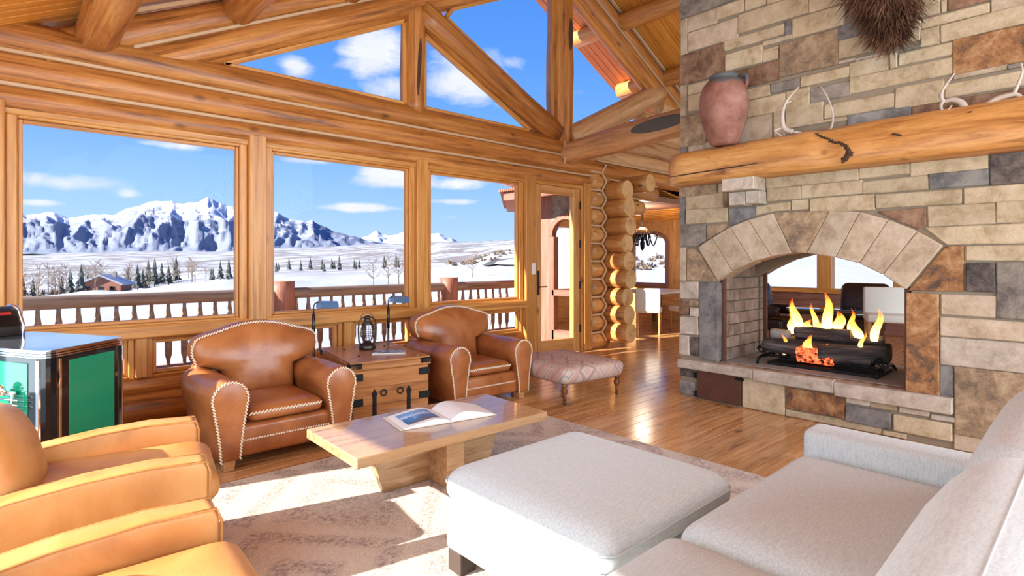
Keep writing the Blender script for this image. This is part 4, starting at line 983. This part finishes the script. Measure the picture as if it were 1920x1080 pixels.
# chrome latch on the front face
d_ = (PL[0]-PL[3]).normalized(); n_ = Vector((d_.y, -d_.x)); base_ = PL[3]*.28+PL[0]*.72-cen
lt = obj('latch', boxm(.10, .02, .03, 'chrome', .006, 2), cb, (base_.x*.98+n_.x*.02, base_.y*.98+n_.y*.02, .66), atan2(d_.y, d_.x))
for i in range(3): obj('latch_finger', boxm(.16, .012, .010, 'chrome', .004, 2), lt, (.01, -.012, -.03-.028*i))
obj('latch_knob', lathem([(.012, 0), (.03, .01), (.032, .025), (.018, .038)], 'chrome', 14), lt, (-.03, -.005, .02), (pi/2, 0, 0))
obj('latch_bar', boxm(.012, .014, .11, 'chrome', .004, 2), lt, (.05, -.014, -.05))
# ---- small radio-like box on the cabinet
rd = thing('tabletop_jukebox', 'small chrome edged tabletop device with red marks on the green cabinet', 'device', (-.02, 4.98, .903), radians(28))
pf = [(-.10, 0), (.10, 0), (.10, .15), (.06, .19), (-.01, .19), (-.05, .165), (-.10, .06)]
obj('case', prismm(pf, 'x', -.26, .12, 'bronze_iron', .010, 2), rd)
for x_ in (-.26, .122): obj('chrome_rim', tubem([(x_, y, z) for y, z in pf], .011, 'chrome', 8, True), rd)
obj('dark_window', boxm(.34, .07, .008, 'black_gloss', .002), rd, (-.07, -.085, .098), (radians(64), 0, 0))
obj('red_lettering', boxm(.10, .018, .006, 'red_print', .002), rd, (.02, -.066, .147), (radians(64), 0, 0))
# ================================================================ DINING NOOK (beyond the passage) and GAME TABLE (behind the fireplace)
nk = struct('wall_nook', (11.5, 7, 0)); NX, NY = 11.6, 8.6
wy0, wy1 = onX(1252, 480, NX).y, onX(1186, 480, NX).y; wz0, wz1 = onX(1220, 530, NX).z, onX(1220, 436, NX).z
box('panel', (NX, 5.6, 0), (NX+.15, NY, wz0), 'log_golden', nk, .004); box('panel', (NX, 5.6, wz0), (NX+.15, wy0, 3.2), 'log_golden', nk, .004)
box('panel', (NX, wy1, wz0), (NX+.15, NY, 3.2), 'log_golden', nk, .004)
aw = (wy1-wy0)/2; yc = (wy0+wy1)/2
arc = [(yc+aw*cos(a), wz1-.26+.26*sin(a)) for a in [pi*i/12 for i in range(13)]]
prism('panel', [(wy1, 3.2)]+[(p[0], p[1]) for p in arc]+[(wy0, 3.2)], 'x', NX, NX+.15, 'log_golden', nk)
wn[0] += 1; nw = struct('window_%d' % wn[0], (NX, yc, wz0))
for (p, q) in zip(arc, arc[1:]): bar('window_frame', (NX-.02, p[0], p[1]), (NX-.02, q[0], q[1]), .07, .08, 'red_wood', nw, .004)
for yy in (wy0, wy1): box('window_frame', (NX-.05, yy-.045, wz0), (NX+.03, yy+.045, wz1-.26), 'red_wood', nw, .004)
box('window_frame', (NX-.06, wy0-.05, wz0-.09), (NX+.03, wy1+.05, wz0), 'red_wood', nw, .006)
plane('pane', [(NX+.05, wy0, wz0), (NX+.05, wy1, wz0)]+[(NX+.05, p[0], p[1]) for p in reversed(arc[::-1])], 'window_glass', nw)
box('panel', (8.6, NY, 0), (9.0, NY+.15, 3), 'log_golden', nk, .004); box('panel', (10.7, NY, 0), (NX, NY+.15, 3), 'log_golden', nk, .004)
box('panel', (9.0, NY, 0), (10.7, NY+.15, .75), 'log_golden', nk, .004); box('panel', (9.0, NY, 2.15), (10.7, NY+.15, 3), 'log_golden', nk, .004)
bar('panel', (7.05, 7.0, 1.3), (8.6, NY, 1.3), .12, 2.6, 'red_wood', nk, 0)
# exterior side wall of the nook with an arched glazed door
ya, yb, zt_ = 5.93, 6.6, 2.13; r_ = (yb-ya)/2; ym = (ya+yb)/2
AR = [(ym+r_*cos(a), zt_-.33+.33*sin(a)) for a in [pi*i/12 for i in range(13)]]
box('panel', (7.0, yb, -.1), (7.12, 7.05, 2.5), 'red_wood', nk, .004); box('panel', (7.0, 5.86, -.1), (7.12, ya, 2.5), 'red_wood', nk, .004)
prism('panel', [(yb, 2.5)]+AR+[(ya, 2.5)], 'x', 7.0, 7.12, 'stone_grey', nk)
d2 = struct('door_2', (7.06, ym, 0))
for (p, q) in zip(AR, AR[1:]): bar('door_frame', (7.0, p[0], p[1]), (7.0, q[0], q[1]), .09, .09, 'red_wood', d2, .004)
for yy in (ya+.04, yb-.04): box('door_frame', (6.96, yy-.05, 0), (7.08, yy+.05, zt_-.33), 'red_wood', d2, .005)
for (z0, z1) in ((-.05, .22), (.80, .90)): box('door_rail', (6.96, ya+.04, z0), (7.08, yb-.04, z1), 'red_wood', d2, .005)
plane('pane', [(7.06, ya, .1), (7.06, yb, .1)]+[(7.06, p[0], p[1]) for p in AR], 'window_glass', d2)
nr = struct('roof_nook', (8.5, 6.5, 2.5))
prism('roof_slab', [(6.42, 5.9), (6.42, 7.15), (8.5, 9.4), (11.9, 9.4), (11.9, 5.9)], 'z', 2.50, 2.60, 'brown_roof', nr)
V = [(6.35, 5.9, 2.58), (6.35, 7.2, 2.58), (8.5, 9.5, 2.58), (12, 9.5, 2.58), (12, 5.9, 2.58), (9.3, 6.6, 3.5), (9.3, 5.9, 3.5)]
obj('roof_shell', mesh('roof', V, [(0, 1, 5, 6), (1, 2, 5), (2, 3, 5), (3, 4, 6, 5)], 'brown_roof'), nr, (0, 0, 0), None, True)
for i in range(26): box('roof_tile', (6.33, 5.92+i*.05, 2.56), (6.5, 5.965+i*.05, 2.61), 'brown_roof', nr, .01)
box('fascia', (6.40, 5.9, 2.42), (6.45, 7.17, 2.56), 'red_wood', nr, .004)
nc = struct('ceiling_nook', (9.4, 7, 2.7))
for i in range(30):
    x = 7.15+i*.15; z = 3.05-(x-7.1)*.16
    box('board', (x, 5.85, z-.01), (x+.144, NY, z+.015), 'ceiling_board', nc, .004)
dt = thing('dining_table', 'pale dining table seen through the passage beyond the log corner', 'table', (10.45, 6.75, 0))
obj('tabletop', prismm(rrect(.75, .6, .08), 'z', .72, .76, 'switch_white', .008, 2), dt)
for sx in (-.6, .6):
    for sy in (-.45, .45): obj('leg', prismm(rrect(.035, .035, .008, 2, sx, sy), 'z', 0, .72, 'walnut_leg'), dt)
def parson(label, loc, rz, h=.86, sh=.46, name='dining_chair', cat='chair', group='white dining chairs'):
    t = thing(name, label, cat, loc, rz, group)
    obj('seat', boxm(.46, .46, .09, 'white_fabric', .025, 3, (0, 0, sh)), t)
    obj('backrest', boxm(.46, .07, h-sh+.03, 'white_fabric', .025, 3, (0, .21, (h+sh)/2)), t)
    for sx in (-1, 1):
        for sy in (-1, 1): obj('leg', prismm([(-.02, sh-.04), (.02, sh-.04), (.014, 0), (-.014, 0)], 'y', -.018, .018, 'beech_leg', .002, 1), t, (sx*.2, sy*.19, 0))
    if sh > .6:
        for sx in (-1, 1): obj('stretcher', boxm(.02, .38, .02, 'beech_leg', .002, 1, (sx*.2, 0, .2)), t)
    return t
parson('white upholstered dining chair just right of the log ends', (9.12, 6.06, 0), radians(118)); parson('white upholstered dining chair half hidden by the chimney edge', (9.85, 5.72, 0), radians(170))
parson('white bar stool with back seen through the fireplace opening', (7.75, 1.86, 0), radians(-70), 1.06, .72, 'bar_stool', 'stool', None)
ch = thing('chandelier', 'black scrolled iron chandelier with an amber shade in the dining nook', 'chandelier', (9.77, 6.65, 1.6))
obj('stem', tubem([(0, 0, .1), (0, 0, 1.05)], .012, 'iron', 8), ch); obj('amber_shade', lathem([(.05, .47), (.13, .42), (.15, .36), (.14, .355)], 'mantel_wood', 16), ch)
for i in range(6):
    a = i*pi/3; obj('scroll_arm', tubem([(cos(a)*(.05+.25*t), sin(a)*(.05+.25*t), .22+.12*sin(t*7)) for t in [j/12 for j in range(13)]]+[(cos(a)*(.28-.05*t), sin(a)*(.28-.05*t), .3+.05*t) for t in (1, 2)], .012, 'iron', 6), ch)
pl_ = bpy.data.lights.new('chandelier_light', 'POINT'); pl_.energy = 22; pl_.color = (1, .85, .65); pl_.shadow_soft_size = .12
po_ = bpy.data.objects.new('chandelier_light', pl_); COL.objects.link(po_); po_.parent = ch; po_.location = (0, 0, .5)
obj('hub', lathem([(.01, .0), (.04, .05), (.05, .15), (.02, .25), (.012, .3)], 'iron', 12), ch)
gt = thing('game_table', 'dark round game table glimpsed through the fireplace flames', 'table', (8.75, 2.75, 0))
obj('tabletop', lathem([(.60, .66), (.62, .675), (.62, .70), (.60, .71), (.0, .71)], 'black_gloss', 32), gt); obj('pedestal', lathem([(.3, 0), (.28, .04), (.07, .1), (.06, .3), (.1, .5), (.08, .66)], 'walnut_leg', 20), gt)
def wing(label, loc, rz):
    t = thing('leather_chair', label, 'armchair', loc, rz, 'dark leather chairs at the game table')
    obj('seat', boxm(.6, .58, .2, 'black_leather', .05, 3, (0, 0, .40)), t)
    obj('backrest', pillowm(rrect(.34, .32, .1, 5, 0, .72), .07, .09, 'black_leather', 'y', 4, mod=lambda v: Vector((v.x, v.y+.26+(v.z-.5)*.15, v.z))), t)
    for s in (-1, 1):
        obj('arm', boxm(.09, .5, .16, 'black_leather', .04, 3, (s*.32, -.02, .60)), t)
        for sy in (-1, 1): obj('leg', boxm(.05, .05, .3, 'walnut_leg', .004, 1, (s*.26, sy*.24, .15)), t)
    for i in range(5):
        for j in range(3): obj('tuft_button', lathem([(.012, 0), (.010, .006), (.003, .009)], 'black_leather', 8), t, (-.2+.1*i, .17+.012*j, .62+.1*j), (pi/2, 0, 0))
wing('dark tufted leather armchair behind the fire facing the fireplace', (9.75, 2.72, 0), radians(-90)); wing('dark leather armchair behind the left end of the fire', (9.2, 3.75, 0), radians(-10))
# ================================================================ OUTDOORS
dk = struct('deck', (3, 6.9, -.12))
for i in range(16): box('deck_board', (-3, 5.92+i*.13, -.16), (7.0, 6.045+i*.13, -.12), 'rail_wood', dk, .004)
obj('snow_drift', pillowm([(3.2+3.4*cos(a), 7.3+.45*sin(a)) for a in [i*pi/10 for i in range(20)]], .10, .01, 'snow', 'z', 2), dk, (0, 0, -.12), None, True)
YR_ = 7.78
rl = thing('deck_railing', 'weathered log railing with turned balusters along the snowy deck', 'railing', (2.5, YR_, -.12))
log('top_rail', (-4, YR_, .94), (7.25, YR_, .95), .075, 'rail_wood', rl, rings=20, wob=.04); log('bottom_rail', (-4, YR_, .08), (7.25, YR_, .08), .06, 'rail_wood', rl, rings=16)
blm = lathem([(.02, 0), (.022, .1), (.038, .16), (.041, .42), (.037, .6), (.02, .72), (.02, .80)], 'rail_wood', 10)
xx = -2.6
while xx < 7.1:
    obj('baluster', blm, rl, (xx, YR_, .1), (0, 0, random.random()*6), True); xx += .172
for (u, v, uw) in ((530, 527, 43), (842, 520, 33)):
    p = onY(u, v, YR_); log('rail_post', (p.x, YR_, -.6), (p.x, YR_, p.z), uw/FOC*(p.x*FW.x+p.y*FW.y)/2, 'red_wood', rl, rings=10, wob=.06)
# ---- snowy ground as a height field
US = [-500, -200, 0, 200, 440, 600, 760, 860, 970, 1080, 1220, 1400, 1600, 1900, 2300]
TAB = [(9, None, [-2.6]*9+[-2.4, -2.2, -1.4, -1.2, -1.2, -1.2]), (14, None, [-2.6]*9+[-2.4, -2.0, -1.0, -.8, -.8, -.8]), (30, None, [-2.9, -2.9, -2.9, -2.7, -2.3, -2.3, -2.3, -2.3, -2.0, -1.5, -.8, -.2, 0, 0, 0]),
 (60, [590, 580, 572, 560, 547, 547, 545, 540, 532, 520, 505, 490, 488, 488, 488], None), (105, [575, 568, 562, 546, 526, 527, 525, 518, 510, 492, 465, 440, 430, 430, 430], None),
 (165, [585, 578, 572, 555, 532, 530, 522, 508, 498, 470, 438, 410, 400, 400, 400], None), (270, [566, 560, 553, 541, 522, 514, 508, 500, 486, 450, 412, 390, 380, 380, 380], None),
 (480, [530, 525, 521, 515, 506, 503, 498, 492, 470, 430, 400, 380, 370, 370, 370], None), (900, [507, 505, 502, 499, 497, 494, 490, 480, 463, 425, 395, 380, 370, 370, 370], None),
 (1700, [492, 491, 489, 486, 483, 478, 472, 463, 456, 430, 410, 400, 400, 400, 400], None), (2700, [484, 484, 480, 476, 473, 466, 461, 455, 451, 440, 430, 430, 430, 430, 430], None), (4200, [480, 480, 478, 474, 471, 463, 459, 456, 455, 452, 450, 450, 450, 450, 450], None)]
ROWS = [(d, [z for z in zs] if zs else [EYE-(v-CY)/FOC*d for v in vs]) for d, vs, zs in TAB]
def interp(xs, ys, x):
    if x <= xs[0]: return ys[0]
    for a in range(len(xs)-1):
        if x <= xs[a+1]:
            t = (x-xs[a])/(xs[a+1]-xs[a]); t = t*t*(3-2*t); return ys[a]*(1-t)+ys[a+1]*t
    return ys[-1]
LD = [math.log(r[0]) for r in ROWS]
def ground_z(u, d, rough=True):
    z = interp(LD, [interp(US, r[1], u) for r in ROWS], math.log(d))
    if rough and d > 60: z += mnoise.noise(Vector((u/90, math.log(d)*6, 1)))*d*.0035+mnoise.noise(Vector((u/30, math.log(d)*14, 5)))*d*.0014
    return z
def gp(u, d): return (FW+RT*((u-CX)/FOC))*d + Vector((0, 0, ground_z(u, d)))
V = []; Fc = []; NU, ND = 150, 110
for i in range(ND+1):
    d = 9*(4200/9)**(i/ND)
    for j in range(NU+1): V.append(gp(-500+2800*j/NU, d))
for i in range(ND):
    for j in range(NU): q = i*(NU+1)+j; Fc.append((q, q+1, q+NU+2, q+NU+1))
def ground_b(k, b):
    g = k.add('ShaderNodeNewGeometry'); L = k.add('ShaderNodeVectorMath', operation='LENGTH', i_0=g.outputs['Position']).outputs['Value']
    n = k.noise(k.coord('Object', (.01, .01, .03)), 1.0, 8, .7); n2 = k.noise(k.coord('Object', (.05, .05, .1)), 1., 8, .75)
    m = k.math('MULTIPLY', k.ramp(k.math('ADD', k.math('MULTIPLY', n, .85), k.math('MULTIPLY', n2, .25)), [(.54, 0), (.575, 1)]), k.ramp(k.math('DIVIDE', L, 4000), [(.05, 0), (.11, 1)]))
    s = k.mix(k.noise(k.coord('Object'), .15, 5), S((158, 164, 176)), S((174, 177, 184)))
    addbump(k, b, k.noise(k.coord('Object'), .4, 6), .35, .4)
    return k.mix(k.math('MULTIPLY', m, .9), s, S((116, 108, 104)))
pmat('snow_ground', ground_b, .85, spec=.2)
gd = tag(obj('ground', mesh('ground', V, Fc, 'snow_ground', True)), 'rolling snow covered meadow and hills outside the windows', None, None, 'structure')
# ---- mountain ranges
def mount(name, label, pts, D, back, vb, ustep, seed, thr, top_relief):
    us = [pts[0][0]+i*ustep for i in range(int((pts[-1][0]-pts[0][0])/ustep)+1)]; V = []; Fc = []; NR = 46
    PX, PY = [p[0] for p in pts], [p[1] for p in pts]
    def lin(u):
        for a in range(len(PX)-1):
            if u <= PX[a+1]: t = (u-PX[a])/(PX[a+1]-PX[a]); return PY[a]*(1-t)+PY[a+1]*t
        return PY[-1]
    for r in range(NR+5):
        t = r/NR; d = D-back*(1-min(t, 1)); 
        for u in us:
            vr = lin(u)+mnoise.noise(Vector((u/9, seed, 0)))*1.6
            zr = EYE-(vr-CY)/FOC*D; zb = EYE-(vb-CY)/FOC*(D-back)
            if t <= 1:
                rid = (1-abs(mnoise.noise(Vector((u/55+seed, t*1.6, 2)))*2))*.5+(1-abs(mnoise.noise(Vector((u/22+seed, t*3.2, 7)))*2))*.28+(1-abs(mnoise.noise(Vector((u/9+seed, t*6, 3)))*2))*.16+mnoise.noise(Vector((u/4+seed, t*14, 3)))*.12
                env = sin(pi*min(1, t*.96+.02))**.8
                z = zb+(zr-zb)*(t**1.25)+(rid-.5)*(zr-zb)*top_relief*env
                V.append((FW+RT*((u-CX)/FOC))*d+Vector((0, 0, z)))
            else: V.append((FW+RT*((u-CX)/FOC))*(D+(t-1)*back*3)+Vector((0, 0, zr-(t-1)*(zr-zb)*3)))
    n = len(us)
    for i in range(NR+4):
        for j in range(n-1): q = i*n+j; Fc.append((q, q+1, q+n+1, q+n))
    def mb(k, b):
        g = k.add('ShaderNodeNewGeometry'); s = k.add('ShaderNodeSeparateXYZ', i_0=g.outputs['Position']); nn = k.add('ShaderNodeSeparateXYZ', i_0=g.outputs['Normal'])
        n1 = k.noise(k.coord('Object', (.0022, .0022, .003)), 1., 8, .7); n2 = k.noise(k.coord('Object', (.012, .012, .006)), 1., 6, .7)
        h = k.math('ADD', k.math('DIVIDE', s.outputs[2], thr), k.math('MULTIPLY', k.math('SUBTRACT', n1, .5), 2.4))
        h = k.math('ADD', h, k.math('MULTIPLY', k.math('SUBTRACT', n2, .5), 1.5))
        h = k.math('ADD', h, k.math('MULTIPLY', k.math('SUBTRACT', nn.outputs[2], .75), 1.0))
        m = k.ramp(h, [(.86, 0), (.98, 1)])
        lowc = k.mix(n2, S((92, 102, 126)), S((138, 146, 164)))  # blue-grey forest, with distance haze put into the colour
        return k.mix(m, lowc, S((192, 197, 208)))
    pmat(name+'_rock', mb, .9, spec=.1)
    return tag(obj(name, mesh(name, V, Fc, name+'_rock', True)), label, 'mountain')
mount('mountain_range', 'jagged snow capped mountain range with forested flanks coloured haze blue behind the left window', [(-500, 410), (-200, 402), (0, 400), (32, 397), (50, 404), (70, 402), (90, 397), (112, 401), (128, 409), (150, 405), (170, 403), (213, 402), (226, 396), (240, 389), (262, 386), (280, 378), (292, 376), (305, 378), (320, 377), (345, 384), (356, 380), (372, 379), (380, 373), (388, 369), (396, 373), (410, 380), (425, 385), (440, 388), (470, 396), (508, 402), (517, 397), (526, 402), (540, 410), (556, 413), (575, 416), (583, 412), (592, 418), (612, 426), (627, 434), (650, 440), (680, 448), (720, 456), (780, 464), (830, 470)], 6000, 2200, 474, 4, 1.3, 560, .26)
mount('mountain_peaks', 'small white snowy peaks on the horizon behind the middle windows', [(640, 470), (680, 444), (694, 440), (705, 431), (714, 437), (727, 441), (745, 440), (757, 436), (775, 440), (804, 436), (815, 439), (822, 437), (836, 444), (848, 446), (858, 454), (880, 462), (930, 470)], 8200, 1300, 470, 3, 9.7, 230, .25)
# ---- trees, shrubs, a distant house
rs = random.Random(11)
plain('conifer_green', S((74, 78, 72)), .9, 0, .35, .6); plain('bare_twig', S((150, 132, 112)), .9, 0, .2, 2); plain('bush_brown', S((128, 112, 98)), .9, 0, .25, 2)
def conifer_m(seed):
    r = random.Random(seed); V = []; Fc = []
    for L in range(6):
        z0 = .10+L*.145; h = .30; R_ = .24*(1-L/6.6); n = 9; b0 = len(V); V.append((0, 0, z0+h))
        for j in range(n): a = 2*pi*j/n+L; q = R_*(1 if j % 2 else .62)*r.uniform(.8, 1.15); V.append((q*cos(a), q*sin(a), z0+r.uniform(-.02, .03)))
        for j in range(n): Fc.append((b0, b0+1+j, b0+1+(j+1) % n))
        Fc.append(tuple(b0+1+j for j in reversed(range(n))))
    b0 = len(V)
    for z, q in ((0, .022), (.9, .008)):
        for j in range(5): V.append((q*cos(j*1.2566), q*sin(j*1.2566), z))
    for j in range(5): Fc.append((b0+j, b0+(j+1) % 5, b0+5+(j+1) % 5, b0+5+j))
    return mesh('conifer', V, Fc, 'conifer_green')
def aspen_m(seed, mat='bare_twig', n1=16):
    r = random.Random(seed); ms = []
    ms.append(tubem([(0, 0, 0), (r.uniform(-.03, .03), r.uniform(-.03, .03), .5), (r.uniform(-.04, .04), r.uniform(-.04, .04), 1)], [.018, .013, .003], mat, 5))
    for i in range(n1):
        z = r.uniform(.28, .9); a = r.random()*6.28; L = .30*(1.1-z)+.06; dx, dy = cos(a), sin(a)
        p1 = (dx*L*.6, dy*L*.6, z+L*.5); p2 = (dx*L, dy*L, z+L*1.15)
        ms.append(tubem([(0, 0, z), p1, p2], [.008, .005, .002], mat, 4))
        for q in range(4):
            f = r.uniform(.35, 1); a2 = a+r.uniform(-1, 1); b_ = (dx*L*f, dy*L*f, z+L*(.5 if f < .6 else 1.0)*f)
            ms.append(tubem([b_, (b_[0]+cos(a2)*.09, b_[1]+sin(a2)*.09, b_[2]+.09)], [.004, .0015], mat, 3))
    return joinm(ms, mat)
CM = [conifer_m(i) for i in range(4)]; AM = [aspen_m(20+i) for i in range(4)]
def plant(name, me, u, d, h, label, cat, group):
    p = gp(u, d); o = obj(name, me, None, p-Vector((0, 0, .02*h)), (0, 0, rs.random()*6)); o.scale = (h, h, h); return tag(o, label, cat, group)
TK = []
for (u, d, h) in [(240, 262, 9), (258, 240, 10), (278, 275, 12), (290, 255, 12), (303, 276, 10), (316, 262, 9), (330, 285, 12), (62, 200, 7), (132, 205, 9), (152, 200, 10), (165, 252, 8), (115, 220, 7), (268, 250, 8), (44, 222, 8)]:
    TK.append((u, d))
    plant('conifer', CM[rs.randrange(4)], u, d, h, 'small dark conifer in the clump around the distant house', 'tree', 'conifers around the distant house')
taken = []
def clear_of(u, d, r):
    p = (FW+RT*((u-CX)/FOC))*d
    if any((p-q).length < r+s for q, s in taken): return False
    taken.append((p, r)); return True
taken.append(((FW+RT*((200-CX)/FOC))*225, 11.5)); taken += [((FW+RT*((a-CX)/FOC))*b, 2.4) for a, b in TK]
for i in range(60):
    u = rs.uniform(36, 360); d = interp([30, 200, 360], [190, 235, 285], u)*rs.uniform(.9, 1.2)
    if clear_of(u, d, 2.6): plant('bare_aspen', AM[rs.randrange(4)], u, d, rs.uniform(8, 13), 'tall bare aspen in the grove left of the distant snowfield', 'tree', 'bare aspens in the grove')
for (u, d, h, lab) in [(770-70, 62, 3.6, 'leaning bare tree in the snow left of the second window post'), (728, 66, 4.0, 'slim bare tree in the snow between two others'), (748, 70, 4.2, 'bare tree in the snow hard against the second window post'), (886, 95, 4.6, 'bare tree standing alone beside the winding road'), (365, 180, 7.5, 'bare tree at the left edge of the pine row'), (386, 196, 7, 'bare tree beside the pine row near the first window post')]:
    plant('bare_tree', AM[rs.randrange(4)], u, d, h, lab, 'tree', 'bare trees in the meadow')
for i in range(34):
    u = rs.choice([rs.uniform(385, 440), rs.uniform(510, 640), rs.uniform(560, 760)]); d = rs.uniform(330, 420) if u > 500 else rs.uniform(230, 270)
    if clear_of(u, d, 2.2): plant('conifer', CM[rs.randrange(4)], u, d, rs.uniform(5, 9), 'dark conifer in the tree line crossing the valley', 'tree', 'conifers in the valley tree line')
def shrub_m(seed):
    r = random.Random(seed); V = []; Fc = []
    for i in range(40):
        a = r.random()*6.28; e = r.uniform(.1, 1.3); L = r.uniform(.5, 1); p = Vector((cos(a)*cos(e), sin(a)*cos(e), sin(e)))*L; q = Vector((r.uniform(-1, 1), r.uniform(-1, 1), r.uniform(-1, 1)))*.14; b0 = len(V)
        V += [p*.1, p+q, p-q, p*1.1]; Fc += [(b0, b0+1, b0+2), (b0+1, b0+3, b0+2)]
    return mesh('shrub', V, Fc, 'bush_brown')
SM = [shrub_m(i) for i in range(3)]
for i in range(60):
    u = rs.uniform(842, 975); d = rs.uniform(280, 520)
    if clear_of(u, d, 2.6): plant('hillside_shrub', SM[rs.randrange(3)], u, d, rs.uniform(1.6, 3.4), 'brown leafless shrub on the snowy hillside at the right window', 'shrub', 'shrubs on the snowy hillside')
for i in range(40):
    u = rs.uniform(1185, 1262); d = rs.choice([rs.uniform(60, 75), rs.uniform(120, 150)])
    if clear_of(u, d, .8): plant('slope_shrub', SM[rs.randrange(3)], u, d, rs.uniform(.5, 1.1), 'dark shrub on the snow slope outside the arched dining window', 'shrub', 'shrubs on the slope outside the dining nook')
for i in range(70):
    u = rs.uniform(35, 330); d = interp([30, 200, 360], [200, 240, 290], u)*rs.uniform(.93, 1.15)
    if clear_of(u, d, 2.0): plant('grove_brush', SM[rs.randrange(3)], u, d, rs.uniform(1.5, 4), 'brown winter brush below the aspens in the grove', 'shrub', 'brush in the grove')
hp = gp(200, 225); hs = thing('distant_house', 'distant brown gabled house with snowy roof among bare trees', 'house', tuple(hp), radians(-30))
obj('wall', prismm([(-7, -1), (7, -1), (7, 3.2), (0, 6.2), (-7, 3.2)], 'y', -5, 5, 'house_wall'), hs)
for s in (-1, 1): obj('roof', prismm([(s*8, 2.6), (0, 6.3), (0, 6.9), (s*8, 3.3)], 'y', -6, 6, 'snow'), hs)
for i in range(3): obj('window', boxm(1.6, .2, 1.6, 'black_gloss', .02, 1, (-4+4*i, -5.05, 1.4)), hs)
obj('chimney', boxm(1.2, 1.2, 2.4, 'stone_grey', .05, 1, (2.5, 1, 6.6)), hs)
# winding road on the right hillside
rdp = [(985, 150), (950, 175), (925, 190), (915, 210), (925, 240), (960, 260), (990, 265)]; V = []; Fc = []
for i in range(len(rdp)-1):
    for s in range(5):
        t = s/5; u = rdp[i][0]*(1-t)+rdp[i+1][0]*t; d = rdp[i][1]*(1-t)+rdp[i+1][1]*t; p = gp(u, d); b0 = len(V); V += [p+Vector((-1.6, 1.6, .25)), p+Vector((1.6, -1.6, .25))]
for i in range(len(V)//2-1): Fc.append((2*i, 2*i+1, 2*i+3, 2*i+2))
tag(obj('road', mesh('road', V, Fc, 'grey_stain')), 'grey winding road cut through the snowy hillside', None, None, 'structure')
